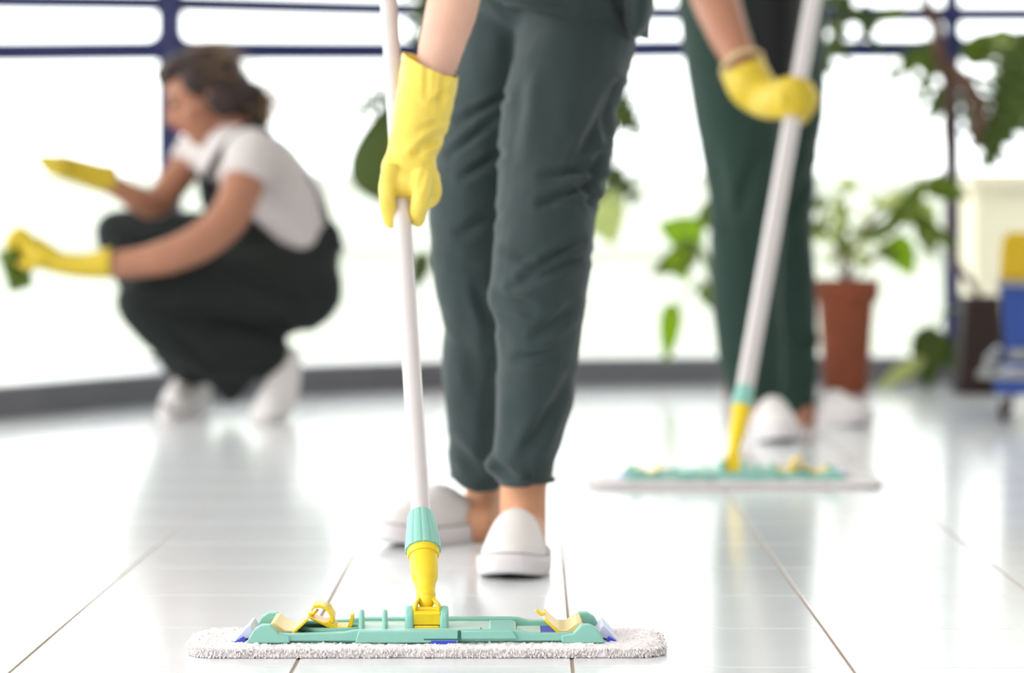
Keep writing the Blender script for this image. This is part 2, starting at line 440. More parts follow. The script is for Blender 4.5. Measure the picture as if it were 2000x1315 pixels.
    # plate with tapered ends
    plate = [(-.196, -.030), (-.17, -.050), (.17, -.050), (.196, -.030), (.196, .030), (.17, .050), (-.17, .050), (-.196, .030)]
    g.prism(plate, 2, .0135, .0185)
    holder = part('holder', g, M_teal, bevel=.0012)
    rails = Geo()
    for sgn in (-1, 1):
        f = lambda lo, hi, y0, y1, z1: rails.box((lo, min(sgn*y0, sgn*y1), .0165), (hi, max(sgn*y0, sgn*y1), z1))
        # long rail with raised mid block and sloping shoulders
        prof = [(-.192, .0165), (.192, .0165), (.178, .0255), (.115, .0248), (.102, .0285), (-.078, .0285), (-.090, .0262), (-.15, .0245), (-.176, .0258)]
        rails.prism(prof, 1, sgn*.046, sgn*.0565)
        prof = [(-.078, .015), (.036, .015), (.036, .0283), (-.074, .0283)]
        rails.prism(prof, 1, sgn*.0555, sgn*.0605)
        prof = [(.0385, .019), (.102, .019), (.096, .0283), (.0385, .0283)]
        rails.prism(prof, 1, sgn*.0555, sgn*.0600)
        # corner humps
        for ex in (-1, 1):
            hp = [(ex*.1985, .0145), (ex*.189, .0300), (ex*.181, .0345), (ex*.172, .0345), (ex*.163, .0250), (ex*.150, .0230), (ex*.150, .0145)]
            rails.prism(hp, 1, sgn*.044, sgn*.0585)
    part('deck', Geo().box((-.076, -.0455, .0175), (.10, .0455, .0250)), M_teal_p, holder, bevel=.001)
    part('side_deck', Geo().box((-.142, -.030, .0175), (-.0765, .030, .0215)), M_teal_p, holder, bevel=.001)
    part('side_deck', Geo().box((.1005, -.028, .0175), (.128, .028, .0218)), M_teal_p, holder, bevel=.001)
    rails.box((.070, -.046, .0235), (.098, .046, .0262))
    part('rail', rails, M_teal, holder, bevel=.0016)
    # oval recess ring around the pedal
    ringp = [( -.108+.036*math.cos(a), .024*math.sin(a), .0235) for a in [2*math.pi*k/24 for k in range(25)]]
    g = Geo().tube(ringp, [.003]*25, n=8, sub=1, round_=False, ref=(0, 0, 1)); part('recess_rim', g, M_teal, holder)
    g = Geo().prism([(-.108+.031*math.cos(2*math.pi*k/24), .020*math.sin(2*math.pi*k/24)) for k in range(24)], 2, .0215, .0222)
    part('recess', g, M_teal_d, holder, smooth=False)
    # notch line
    g = Geo().box((.0362, -.0606, .0195), (.0384, -.0565, .0285)).box((-.002, -.0607, .0182), (.0384, -.0600, .0197)); part('seam', g, M_teal_d, holder, smooth=False)
    g = Geo().box((.060, -.030, .0246), (.0615, -.012, .0254)); part('slot', g, M_teal_d, holder, smooth=False)
    # fins
    for fx in (-.073, -.047):
        fp = [(-.026, .022), (.026, .022), (.012, .040), (.004, .0445), (-.004, .0445), (-.012, .040)]
        g = Geo().prism([(a*.8-.005, b) for a, b in fp], 0, fx-.0028, fx+.0028); part('fin', g, M_teal, holder, bevel=.002)
    # end clips (cream, yellow edged) between the humps
    for ex in (-1, 1):
        prof = [(.178, .0200), (.172, .0345), (.168, .0350), (.156, .0265), (.148, .0262), (.133, .0385), (.1305, .0375), (.145, .0235), (.158, .0235), (.170, .0200)]
        g = Geo().prism([(ex*a, b) for a, b in prof], 1, -.040, .040); c_ = part('clip', g, M_creamy, holder, bevel=.001); 
        if cy < 4: c_['label'] = 'cream clamp flap with yellow edge'
        ep = [(.1332, .0390), (.1300, .0380), (.146, .0225), (.149, .0240)]
        for ya, yb in ((-.0425, -.038), (.038, .0425)):
            part('clip_edge', Geo().prism([(ex*a, b) for a, b in ep], 1, ya, yb), M_yel, holder, bevel=.0008)
        part('clip_hook', Geo().prism([(ex*.133, .0375), (ex*.1265, .0380), (ex*.1215, .0430), (ex*.1235, .0445), (ex*.128, .0410), (ex*.133, .0405)], 1, -.006, .006), M_yel, holder, bevel=.0008)
        # label tabs sticking out beyond the ends
        prof = [(.190, .019), (.196, .0300), (.198, .0300), (.213, .0135), (.212, .0125), (.200, .0165)]
        g = Geo().prism([(ex*a, b) for a, b in prof], 1, -.036, .036); part('tab', g, M_lbl, cl, smooth=False)
        g = Geo().prism([(ex*.1995, .0145), (ex*.2145, .0128), (ex*.203, .0192)], 1, -.044, -.036); part('tab_edge', g, M_blue_lbl, cl, smooth=False)
        g = Geo().box((min(ex*.128, ex*.148), -.030, .0187), (max(ex*.128, ex*.148), .030, .0215)); part('pocket_edge', g, M_blue_lbl if ex > 0 else M_mop, cl, smooth=False)
    g = Geo().box((.006, -.0615, .0128), (.034, -.059, .0175)); part('pocket_edge', g, M_blue_lbl, cl, smooth=False)
    # pedal lever: open loop rising to the left, tail to the right
    g = Geo()
    wd = .020
    outer = [(-.1290, .0455), (-.1265, .0515), (-.1190, .0520), (-.1090, .0475), (-.1035, .0385), (-.1040, .0300), (-.1000, .0270), (-.0880, .0270), (-.0865, .0335), (-.0850, .0400), (-.0815, .0395), (-.0825, .0290), (-.0850, .0225), (-.1000, .0225), (-.1120, .0270), (-.1300, .0360), (-.1310, .0385)]
    inner = [(-.1288, .0440), (-.1240, .0482), (-.1170, .0480), (-.1105, .0440), (-.1080, .0385), (-.1090, .0330), (-.1150, .0320), (-.1280, .0390)]
    g.prism([outer[0], outer[1], outer[2], outer[3], outer[4], outer[5], (-.1090, .0330), (-.1080, .0385), (-.1105, .0440), (-.1170, .0480), (-.1240, .0482)], 1, -wd, wd)
    g.prism([(-.1090, .0330), outer[5], outer[6], outer[7], outer[12], outer[13], outer[14], outer[15], outer[16], (-.1150, .0322)], 1, -wd, wd)
    g.prism([outer[7], outer[8], outer[9], outer[10], outer[11], outer[12]], 1, -.010, .010)
    part('pedal', g, M_yel, holder, bevel=.0008)
    # hinge lugs
    for lx in (-.0195, .0195):
        prof = [(-.016, .021), (.016, .021), (.016, .036), (.012, .044), (.004, .0480), (-.004, .0480), (-.012, .044), (-.016, .036)]
        g = Geo().prism(prof, 0, lx-.0048, lx+.0048); part('hinge_lug', g, M_teal, holder, bevel=.003, seg=3)
    # yoke
    g = Geo().box((-.0145, -.013, .0225), (.0145, .010, .0275)); part('hinge_base', g, M_yel, holder, bevel=.0015)
    ax = (Ti.to_3x3() @ pole_dir_world).normalized()
    base = Vector((0, -.002, .0425))
    g = Geo()
    g.prism([(-.012, .0285), (-.0135, .0405), (-.010, .0435), (.004, .0435), (.008, .040), (.008, .0285)], 0, -.0148, .0148)
    g.tube([(-.022, -.003, .0445), (.022, -.003, .0445)], [.0032]*2, n=14, sub=1, round_=False)
    for s_ in (-1, 1):
        g.tube([(s_*.0135, -.004, .042), (s_*.0128, -.004, .049), base+ax*.014+Vector((s_*.0098, 0, 0)), base+ax*.022+Vector((s_*.0075, 0, 0))], [(.0026, .0065)]*3+[(.0024, .005)], n=10, sub=3)
    yoke = part('yoke', g, M_yel, bevel=.0008)
    J = base+ax*.018
    q_ = .083*jl
    g = Geo().tube([J-ax*.006, J+ax*.002, J+ax*.012*jl, J+ax*.026*jl, J+ax*.040*jl, J+ax*.058*jl, J+ax*.0815*jl, J+ax*q_], [.0085, .0112, .0108, .0120, .0150, .0158, .0165, .0165], n=28, sub=3, round_=False, ref=(1, 0, 0))
    g.tube([J-ax*.006, J+ax*.001], [.0088, .0106], n=20, sub=1)
    g.tube([J+ax*(q_-.002), J+ax*q_, J+ax*(q_+.012), J+ax*(q_+.014)], [.0176, .0185, .0185, .0172], n=32, sub=1, round_=False, ref=(1, 0, 0))
    part('joint', g, M_yel)
    # ribbed socket
    rings = []
    s1 = ax.cross(Vector((1, 0, 0))).normalized(); s2 = s1.cross(ax)
    for h, r in ((.006, .0186), (.0065, .0206), (.012, .0208), (.036, .0180), (.054, .0158), (.058, .0138)):
        rings.append([J+ax*(h+q_)+(s1*math.cos(a)+s2*math.sin(a))*(r*(1-.05*(k % 5 == 0))) for k, a in enumerate([2*math.pi*q/60 for q in range(60)])])
    g = Geo().loft(rings); part('socket', g, M_teal)
    g = Geo().tube([J+ax*(q_+.05), J+ax*(.136+pole_len)], [pole_r]*2, n=32, sub=1, round_=False, ref=(1, 0, 0)); part('pole', g, M_alu)
    e = J+ax*(.136+pole_len)
    g = Geo().tube([e-ax*.14, e-ax*.13, e-ax*.02, e], [pole_r+.001, pole_r+.003, pole_r+.003, pole_r+.001], n=24, sub=2, ref=(1, 0, 0)); part('grip', g, M_teal_d)
    return root, T @ J, pole_dir_world

p_ = 0
A1 = P(830, 1062, 3.315); B1 = P(763, 0, 3.90); D1 = (B1-A1).normalized()
mc = P(834, 1240, 3.27); 
mop1, J1, _ = build_mop((mc.x, 3.268), 0.004, D1, 1.42, .0114, 'teal and yellow flat mop with aluminium pole and white pad, sharp in front')
A2 = P(1428, 850, 5.43); B2 = P(1578, 0, 6.02); D2 = (B2-A2).normalized()
c2 = P(1423, 935, 5.38)
mop2, J2, _ = build_mop((c2.x, 5.29), math.pi+.01, D2, 1.35, .0165, 'teal flat mop with thick grey pole held by the standing person further back', jl=1.1)

# ------------------------------------------------------------------ shoes
def shoe(parent, toe, heel, h=1.0, wid=.098, lift=0.0, pitch=0, L=None, label=None):
    """toe/heel: floor points; slip-on canvas shoe"""
    toe = Vector(toe); heel = Vector(heel); d = toe-heel; Ln = L or d.length
    X = d.normalized(); Yv = Vector((0, 0, 1)).cross(X).normalized(); Z = X.cross(Yv)
    M = Matrix.Translation(heel) @ Matrix((X, Yv, Z)).transposed().to_4x4() @ Matrix.Scale(Ln/.262, 4)
    W = wid/.098*.262/Ln
    def outline(k, n=40):   # half widths along the sole
        pts = []
        for i in range(n):
            a = 2*math.pi*i/n; c, s = math.cos(a), math.sin(a)
            x = .131+.131*math.copysign(abs(c)**.8, c)
            t = x/.262; hw = (.030+.019*math.sin(min(1, max(0, (t-.15)/.85))*math.pi*.62)**1.0)
            pts.append((x, hw*k*W*math.copysign(abs(s)**.75, s)))
        return pts
    def sp(x): t = x/.262; return .010*max(0, (t-.72)/.28)**2+.004*max(0, (.1-t)/.1)
    r = []
    for z, k, sh in ((0.0, .93, 0), (.004, 1.0, 0), (.018, 1.03, 0), (.026, 1.02, 0), (.0275, 1.0, 0), (.0275, .90, 0)):
        r.append([Vector((.131+(x-.131)*k, y*k, z+sp(x))) for x, y in outline(1)])
    root = obj('shoe', None or Geo().add([], []), None) if False else None
    g = Geo()
    secs = []
    for i, t in enumerate((0.012, .05, .12, .22, .34, .46, .56, .64, .72, .82, .90, .96, .992)):
        x = .262*t; hw = (.0285+.0165*math.sin(min(1, max(0, (t-.15)/.85))*math.pi*.62))*W*.97
        if t > .8: hw *= math.sqrt(max(0.04, 1-((t-.8)/.2)**2.2))
        if t < .12: hw *= math.sqrt(max(.12, 1-((.12-t)/.12)**2))
        top = {0: .062, 1: .066, 2: .064, 3: .058, 4: .060, 5: .080, 6: .090, 7: .086, 8: .076, 9: .063, 10: .053, 11: .042, 12: .030}[i]*h
        ring = []
        for k in range(24):
            a = 2*math.pi*k/24; c, s = math.cos(a), math.sin(a)
            zz = .016+sp(x)+(top-.016)*max(0, s)**.8 if s > 0 else .016+sp(x)+.006*s
            ring.append(Vector((x, hw*math.copysign(abs(c)**(.85 if s > 0 else .6), c)*(1-.18*max(0, s)), zz)))
        secs.append(ring)
    g.loft(secs); g.xf(M)
    up = obj('shoe', g, M_shoe, parent, subsurf=1)
    if label: up['label'] = label
    g = Geo().loft(r); g.xf(M); obj('sole', g, M_sole, up)
    g = Geo().loft([[Vector((.131+(x-.131)*k, y*k, z+sp(x))) for x, y in outline(1)] for z, k in ((-.0002, .86), (.0012, .92))]); g.xf(M); obj('outsole', g, M_outsole, up)
    pts_ = [Vector((.131+(x-.131)*.985, y*.985, .0280+sp(x))) for x, y in outline(1)]; pts_.append(pts_[0])
    g = Geo().tube(pts_, [.0013]*len(pts_), n=6, sub=1, round_=False, ref=(0, 0, 1)); g.xf(M); obj('seam', g, M_seam, up)
    # seam where the elastic meets the vamp, collar piping
    return up

# ------------------------------------------------------------------ head and body helpers
def basis(fwd, up):
    f = Vector(fwd).normalized(); u = Vector(up); u = (u-f*u.dot(f)).normalized(); s = u.cross(f)
    return Matrix((f, s, u)).transposed()
def head_geo(g, c, B, s=1.0):
    E = lambda p, r: g.ell(Vector(c)+B @ (Vector(p)*s), tuple(x*s for x in r), B)
    E((0, 0, .028), (.098, .076, .092)); E((.040, 0, -.045), (.056, .053, .062)); E((.062, 0, -.090), (.026, .028, .022))
    E((.072, 0, .020), (.030, .055, .045)); E((.078, 0, .022), (.024, .048, .014))
    tp = lambda *q: [Vector(c)+B @ (Vector(p)*s) for p in q]
    g.tube(tp((.094, 0, .016), (.108, 0, -.008), (.116, 0, -.026)), [.009*s, .010*s, .013*s], n=12, ref=B @ Vector((0, 1, 0)))
    for q in (-1, 1):
        E((.105, q*.012, -.029), (.012, .009, .008)); E((-.002, q*.077, -.012), (.017, .008, .030)); E((.058, q*.040, -.030), (.028, .022, .026))
    E((.094, 0, -.054), (.012, .022, .007)); E((.091, 0, -.063), (.012, .019, .007))
    g.tube(tp((-.018, 0, -.03), (-.030, 0, -.11), (-.045, 0, -.17)), [.050*s, .050*s, .058*s], n=20, ref=B @ Vector((0, 1, 0)))
def head_extra(par, c, B, s=1.0, hairmat=None, bun=True):
    for q in (-1, 1):
        g = Geo().ell(Vector(c)+B @ Vector((.0905, q*.031, .008))*s, (.010*s, .013*s, .008*s), B); obj('eye', g, M_eye, par)
        g = Geo().tube([Vector(c)+B @ (Vector(p)*s) for p in ((.098, q*.018, .026), (.097, q*.034, .031), (.086, q*.050, .026))], [.003*s, .0035*s, .002*s], n=8); obj('eyebrow', g, hairmat or M_hair, par)
    g = Geo()
    for z in (-.0535, -.0625): g.tube([Vector(c)+B @ (Vector(p)*s) for p in ((.094, -.021, z), (.104, 0, z+.001), (.094, .021, z))], [.003*s, .0052*s, .003*s], n=8)
    obj('lips', g, M_lip, par)
    g = Geo(); E = lambda p, r: g.ell(Vector(c)+B @ (Vector(p)*s), tuple(x*s for x in r), B)
    E((-.018, 0, .040), (.098, .088, .092)); E((-.055, 0, -.010), (.062, .080, .085)); E((.035, 0, .095), (.066, .070, .032)); E((.068, 0, .085), (.034, .058, .030))
    E((-.060, 0, -.07), (.040, .055, .045)); E((-.075, 0, -.055), (.050, .050, .060)); E((-.090, 0, -.095), (.032, .036, .045))
    for q in (-1, 1): E((.010, q*.068, .040), (.048, .022, .050)); E((-.022, q*.068, -.022), (.042, .022, .062))
    if bun:
        E((-.108, .01, -.045), (.030, .034, .034)); E((-.122, .005, -.065), (.024, .028, .038)); E((-.115, -.01, -.10), (.020, .022, .032))
    me = remesh(g, .006, 3)
    displace(me, lambda p, n: .004*noise.noise(p*45)+.002*noise.noise(p*120))
    return obj('hair', me, hairmat or M_hair, par)
def finger(g, pts, r0, r1=None, n=12):
    k = len(pts); r1 = r1 or r0*.8
    g.tube(pts, [r0+(r1-r0)*i/(k-1) for i in range(k)], n=n, sub=3)
def cuff_ring(name, parent, c, ax, rx, ry, r, m, up=(0, 1, 0)):
    ax = Vector(ax).normalized(); s = ax.cross(Vector(up)).normalized(); d = s.cross(ax)
    pts = [Vector(c)+s*rx*math.cos(a)+d*ry*math.sin(a) for a in [2*math.pi*k/28 for k in range(29)]]
    g = Geo(); rings = []
    for i in range(28):
        p = pts[i]; t = (pts[i+1]-pts[i-1 if i else 27]).normalized(); o_ = t.cross(ax).normalized()
        rings.append([p+o_*r*math.cos(b)+ax*r*math.sin(b) for b in [2*math.pi*q/8 for q in range(8)]])
    rings.append(rings[0]); g.loft(rings, cap=False)
    return obj(name, g, m, parent)

# ================================================================== PERSON 1 (in front)
person1 = thing('person', 'person in dark green work trousers mopping in front, seen from the thighs down', 'person', (P(1030, 1100, 4.1).x, 4.1, 0))
legR = [(1128,-60,4.17,118,.098),(1132,0,4.16,116,.098),(1123,80,4.14,116,.096),(1112,134,4.12,111,.094),(1097,192,4.10,108,.090),(1083,287,4.07,108,.086),(1070,383,4.04,101,.081),(1062,480,4.02,97,.077),(1051,576,4.01,92,.074),(1050,640,4.02,83,.070),(1049,716,4.04,78,.066),(1041,784,4.06,77,.063),(1034,841,4.07,69,.059),(1024,898,4.075,61,.054),(1028,940,4.08,54,.050)]
legL = [(995,-60,4.25,100,.090),(990,0,4.25,98,.090),(978,100,4.25,92,.088),(962,192,4.25,92,.085),(945,290,4.25,95,.082),(926,400,4.25,90,.078),(925,480,4.25,84,.075),(928,550,4.25,82,.072),(936,605,4.26,75,.068),(940,647,4.28,71,.065),(935,704,4.30,71,.062),(936,765,4.32,69,.060),(940,841,4.34,67,.058),(940,905,4.36,65,.055),(938,932,4.37,58,.052)]
g = Geo().limb(legR, round_=False).limb(legL, round_=False)
g.ell(P(1085, -90, 4.19), (.145, .115, .13))
g.ell(P(962, 906, 4.07), (.012, .02, .012))
me = remesh(g, .0055, 5)
fold1 = [(975,300,905,345,10,.006),(985,190,900,235,9,.006),(960,240,880,300,9,.006),(965,420,900,455,12,.004),(1160,330,1060,345,9,.005),(1180,355,1060,395,10,.007),(1165,395,1050,400,7,.004),
         (1170,300,1145,385,9,.008),(1150,500,1000,560,10,.005),(1135,470,1020,540,9,.006),(1120,600,1050,655,12,.005),(1080,690,1010,700,10,.004),(975,580,1040,600,10,.005),(985,490,1040,510,8,.005),
         (1110,740,1050,860,14,.004),(1070,800,1020,900,14,.004),(960,900,1000,935,8,.004),(930,560,960,640,12,.004),(960,760,950,900,14,.003),(1030,905,1040,950,8,.002),(900,620,930,760,16,.002),
         (1205,170,1120,330,12,.006),(1195,215,1150,300,10,.006),(1080,120,1060,300,26,.002),(860,500,930,520,12,.003),(880,860,930,920,12,.003),(1020,150,1000,300,16,.003)]
displace(me, folds(fold1+[(1206,160,1180,290,7,.007),(1182,290,1152,400,8,.007)])); displace(me, ripple(.0035, 14, 3)); displace(me, ripple(.0012, 45, 9))
tro = obj('trousers', me, M_green_pants, person1)
# turned-up hems (stitched band)
for L_ in (legR, legL):
    a = L_[-1]; c = P(a[0], a[1]+2, a[2])
    cuff_ring('hem', tro, c+Vector((0, 0, .004)), (0, 0, 1), m_(a[3], a[2])*.985, a[4]*.985, .0035, M_green_pants)
# body
g = Geo()
for L_, an in ((legR, [(1024,930,4.085,47,.036),(1022,975,4.09,46,.037),(1022,1040,4.09,46,.04),(1018,1070,4.05,48,.05)]), (legL, [(943,930,4.40,37,.034),(944,965,4.41,36,.036),(944,1000,4.40,38,.04),(930,1030,4.37,40,.04)])):
    g.limb([(a[0], a[1], a[2], a[3]*.72, a[4]*.72) for a in L_[:-2]]+an)
sh1 = P(985, -570, 4.02); sh2 = P(1235, -600, 4.12)
g.ell(P(1088, -90, 4.18), (.125, .095, .12))
g.tube([P(1090, -80, 4.18), P(1095, -330, 4.12), P(1105, -540, 4.05), P(1108, -640, 4.03)], [(.12, .09), (.11, .085), (.13, .09), (.07, .06)], n=24)
g.tube([sh1, P(1105, -600, 4.05), sh2], [.052, .06, .052], n=20)
arm1 = [(985,-560,4.02,46,.046),(955,-350,3.96,40,.040),(925,-150,3.88,44,.038),(900,-60,3.86,53,.038),(882,20,3.83,52,.036),(862,90,3.80,46,.033),(848,150,3.785,38,.028),(834,205,3.765,28,.020)]
g.limb(arm1)
arm2 = [P(1235,-590,4.12), P(1200,-400,3.92), P(1120,-300,3.72), P(960,-330,3.78), P(775,-400,3.98)]
g.tube(arm2, [.048, .042, .040, .036, .026], n=20)
Hc = P(1075, -800, 3.93); HB = basis((-.25, -.75, -.6), (-.05, -.5, .85))
head_geo(g, Hc, HB)
body1 = obj('body', remesh(g, .008, 5), M_skin, person1)
# ankles get their own warmer sock-free skin tone through a second slot
body1.data.materials.append(M_ankle)
for p in body1.data.polygons:
    if p.center.z < .3: p.material_index = 1
head_extra(body1, Hc, HB)
# tunic
g = Geo().tube([P(1106, 95, 4.17), P(1104, 20, 4.17), P(1098, -90, 4.18), P(1095, -330, 4.12), P(1105, -520, 4.05), P(1108, -620, 4.03)], [(.118, .118), (.122, .122), (.136, .126), (.122, .105), (.145, .110), (.085, .075)], n=32, round_=False)
g.tube([sh1, P(1105, -590, 4.05), sh2], [.064, .074, .064], n=20)
g.limb([(985,-570,4.02,66,.060),(960,-400,3.98,62,.056)])
g.tube([P(1235,-600,4.12), P(1212,-470,4.0)], [.062, .056], n=20)
me = remesh(g, .0065, 4)
pa = P(940, -6, 4.05); pb = P(1215, 60, 4.05); pc = pa+Vector((0, .3, .02)); nrm = (pb-pa).cross(pc-pa).normalized()
if nrm.z > 0: nrm = -nrm
bisect(me, pa, nrm)
displace(me, folds([(960,-5,1120,10,8,.005),(1180,-40,1225,50,8,.006),(1240,-40,1230,40,8,.004)])); displace(me, ripple(.005, 12, 8))
tun = obj('tunic', me, M_green_pants, person1)
so_ = tun.modifiers.new('s', 'SOLIDIFY'); so_.thickness = .003
# tunic side flap hanging over the hip
g = Geo().tube([P(1238, -60, 4.10), P(1245, 0, 4.10), P(1243, 40, 4.10), P(1232, 72, 4.10)], [(.030, .06), (.024, .06), (.020, .055), (.008, .04)], n=20, round_=False)
obj('side_flap', remesh(g, .005, 4), M_green_pants, tun)
shoe(person1, (P(993, 1135, 3.875).x, 3.875, 0), (P(1026, 1090, 4.135).x, 4.135, 0), h=1.0, wid=.104)
shoe(person1, (P(747, 1075, 4.27).x, 4.27, 0), (P(992, 1035, 4.45).x, 4.46, 0), h=1.0, wid=.098)
# glove on the pole
def polept(y, A, D):
    lo, hi = -.3, 1.6
    for _ in range(40):
        t = (lo+hi)/2; q = A+D*t; py = HY-(q.z-CH)/q.y*F
        if py > y: lo = t
        else: hi = t
    return A+D*lo
hp = polept(400, J1, D1)
YH = hp.y
g = Geo()
g.limb([(848,85,3.79,60,.040),(842,118,3.785,58,.040),(830,200,3.755,57,.038),(812,268,3.725,52,.034),(806,296,3.71,49,.030),(800,330,YH+.03,56,.024),(797,362,YH+.005,55,.021)], n=28)
q = lambda x, y, d: P(x, y, YH+d)
finger(g, [q(824,345,-.005), q(822,375,-.020), q(819,402,-.020), q(815,428,-.012)], .0135, .0105)     # index along the pole
finger(g, [q(762,335,.0), q(756,362,-.012), q(757,392,-.018), q(764,430,-.006)], .0125, .0100)          # thumb
finger(g, [q(838,345,.005), q(846,368,.012), q(838,392,.035), q(806,398,.045), q(785,396,.035)], .0125, .0095)
finger(g, [q(836,335,.02), q(845,352,.035), q(832,372,.055), q(800,376,.060), q(778,372,.045)], .0120, .009)
finger(g, [q(828,318,.03), q(836,335,.05), q(822,350,.070), q(795,355,.072), q(776,352,.060)], .0105, .008)
me = remesh(g, .0028, 3)
ca = P(783, 101, 3.785); cb = P(900, 152, 3.785); cn = (cb-ca).cross(Vector((0, 1, .15))).normalized()
if cn.z < 0: cn = -cn
bisect(me, ca, cn)
displace(me, folds([(812,298,858,264,9,.0042),(820,252,862,238,7,.002),(835,120,832,190,6,.0014),(870,140,862,210,7,.002),(798,308,842,300,8,.0022),(832,330,818,368,6,.0012),(880,175,850,200,7,.002)]))
displace(me, ripple(.0018, 26, 4)); displace(me, ripple(.0010, 90, 4))
gl1 = obj('glove', me, M_glove, person1)
s_ = gl1.modifiers.new('s', 'SOLIDIFY'); s_.thickness = .0012
# second hand higher on the pole, out of the picture's top
h2 = polept(-400, J1, D1); g = Geo()
g.tube([P(960,-330,3.78), h2+Vector((.075, -.03, .02)), h2+Vector((.03, -.012, .0))], [(.042, .040), (.036, .030), (.040, .028)], n=24)
for k in range(4):
    z = .032-k*.021
    finger(g, [h2+Vector((.030, .0, z)), h2+Vector((.012, -.030, z)), h2+Vector((-.018, -.026, z)), h2+Vector((-.026, .004, z)), h2+Vector((-.008, .020, z))], .0105, .0085)
finger(g, [h2+Vector((.035, .01, .03)), h2+Vector((.015, .032, .035)), h2+Vector((-.012, .030, .042))], .012, .010)
obj('glove', remesh(g, .004, 3), M_glove, person1)

# ================================================================== PERSON 2 (standing further back)
person2 = thing('person', 'person standing behind in bottle green trousers, gripping the thick grey mop pole', 'person', (P(1480, 850, 6.5).x, 6.5, 0))
l2a = [(1408,-60,6.55,86,.10),(1408,0,6.55,86,.10),(1418,100,6.54,87,.10),(1434,200,6.52,84,.096),(1448,300,6.50,79,.088),(1458,400,6.48,73,.080),(1458,500,6.47,70,.074),(1461,600,6.48,68,.068),(1467,700,6.50,65,.064),(1478,775,6.52,55,.058)]
l2b = [(1530,-60,6.80,80,.10),(1532,0,6.80,80,.10),(1538,100,6.80,75,.098),(1536,200,6.80,74,.094),(1530,300,6.80,68,.086),(1526,400,6.80,63,.078),(1530,500,6.82,60,.072),(1535,600,6.85,58,.068),(1541,700,6.88,56,.064),(1540,780,6.90,50,.060),(1543,816,6.90,45,.056)]
g = Geo().limb(l2a, round_=False).limb(l2b, round_=False).ell(P(1466, -70, 6.68), (.165, .15, .14)).tube([P(1466,-60,6.68), P(1464,-130,6.66), P(1462,-200,6.64)], [(.16,.145),(.155,.14),(.148,.13)], n=32, round_=False)
me = remesh(g, .009, 4)
displace(me, folds([(1400,450,1500,470,12,.006),(1500,250,1440,420,14,.006),(1395,300,1420,460,14,.005),(1420,690,1490,720,12,.005),(1545,640,1590,690,12,.008),(1530,280,1590,240,12,.006),(1590,330,1540,420,12,.006)])); displace(me, ripple(.006, 10, 6))
tro2 = obj('trousers', me, M_green_pants2, person2)
g = Geo()
for L_, an in ((l2a, [(1485,800,6.52,34,.036),(1490,835,6.50,36,.04)]), (l2b, [(1545,800,6.90,34,.034),(1565,815,6.88,36,.04)])):
    g.limb([(a[0], a[1], a[2], a[3]*.72, a[4]*.72) for a in L_[:-1]]+an)
g.ell(P(1466, -70, 6.68), (.14, .12, .12))
g.tube([P(1466,-80,6.68), P(1460,-250,6.62), P(1455,-420,6.55), P(1455,-500,6.52)], [(.14, .10), (.13, .10), (.16, .11), (.07, .06)], n=24)
s2a = P(1320,-400,6.52); s2b = P(1592,-410,6.65)
g.tube([s2a, P(1455,-450,6.55), s2b], [.058, .07, .058], n=20)
g.limb([(1322,-390,6.50,48,.05),(1335,-220,6.38,44,.045),(1365,-90,6.20,45,.045),(1397,0,6.10,47,.046),(1420,60,6.00,41,.042),(1446,118,5.945,34,.036),(1462,150,5.93,30,.028)])
g.tube([s2b, P(1640,-260,6.45), P(1640,-150,6.15), P(1600,-130,6.08)], [.054, .046, .040, .030], n=20)
H2c = P(1445, -650, 6.42); H2B = basis((-.35, -.8, -.45), (-.1, -.35, .9)); head_geo(g, H2c, H2B)
b2 = obj('body', remesh(g, .010, 5), M_skin2, person2)
head_extra(b2, H2c, H2B, bun=False)
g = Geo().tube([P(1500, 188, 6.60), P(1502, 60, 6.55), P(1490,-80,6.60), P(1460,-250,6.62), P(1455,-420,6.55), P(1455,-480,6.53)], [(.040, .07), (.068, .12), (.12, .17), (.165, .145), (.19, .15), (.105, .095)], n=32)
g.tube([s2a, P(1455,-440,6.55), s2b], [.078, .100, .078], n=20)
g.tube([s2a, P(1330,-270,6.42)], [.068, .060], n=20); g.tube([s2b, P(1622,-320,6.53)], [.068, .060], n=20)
obj('top_and_shade_panel', remesh(g, .010, 4), M_black, person2)  # black top; panel below the waist stands in for shadow between arm and body
shoe(person2, (P(1533, 868, 6.27).x, 6.27, 0), (P(1483, 840, 6.5).x, 6.56, 0), wid=.108)
shoe(person2, (P(1700, 830, 6.80).x, 6.80, 0), (P(1540, 820, 6.92).x, 6.97, 0), wid=.100)
h = polept(192, J2, D2); YH = h.y
q = lambda x, y, d: P(x, y, YH+d)
g = Geo()
g.limb([(1436,96,5.95,42,.052),(1452,135,5.94,45,.052),(1468,168,5.91,46,.046),(1496,192,5.89,40,.038),(1530,194,YH-.01,40,.036),(1556,192,YH-.018,38,.028)], n=28)
for k, (yy, tipx, tipy) in enumerate(((165, 1578, 170), (184, 1588, 188), (202, 1584, 206), (218, 1572, 224))):
    finger(g, [q(1530,yy,-.030), q(1556,yy-2,-.042), q(tipx,tipy,-.020), q(tipx-4,tipy+4,.02), q(tipx-28,tipy+4,.032)], .0150-.001*k, .011)
finger(g, [q(1520,180,.0), q(1540,160,.03), q(1565,165,.035), q(1578,180,.02)], .014, .011)
finger(g, [q(1548,210,-.03), q(1562,226,-.02), q(1566,236,-.005)], .013, .009)
me = remesh(g, .005, 3)
ca = P(1418, 140, 5.95); cb = P(1482, 112, 5.95); cn = (cb-ca).cross(Vector((0, 1, 0))).normalized()
if cn.z < 0: cn = -cn
bisect(me, ca, cn); g2 = obj('glove', me, M_glove2, person2); s_ = g2.modifiers.new('s', 'SOLIDIFY'); s_.thickness = .002
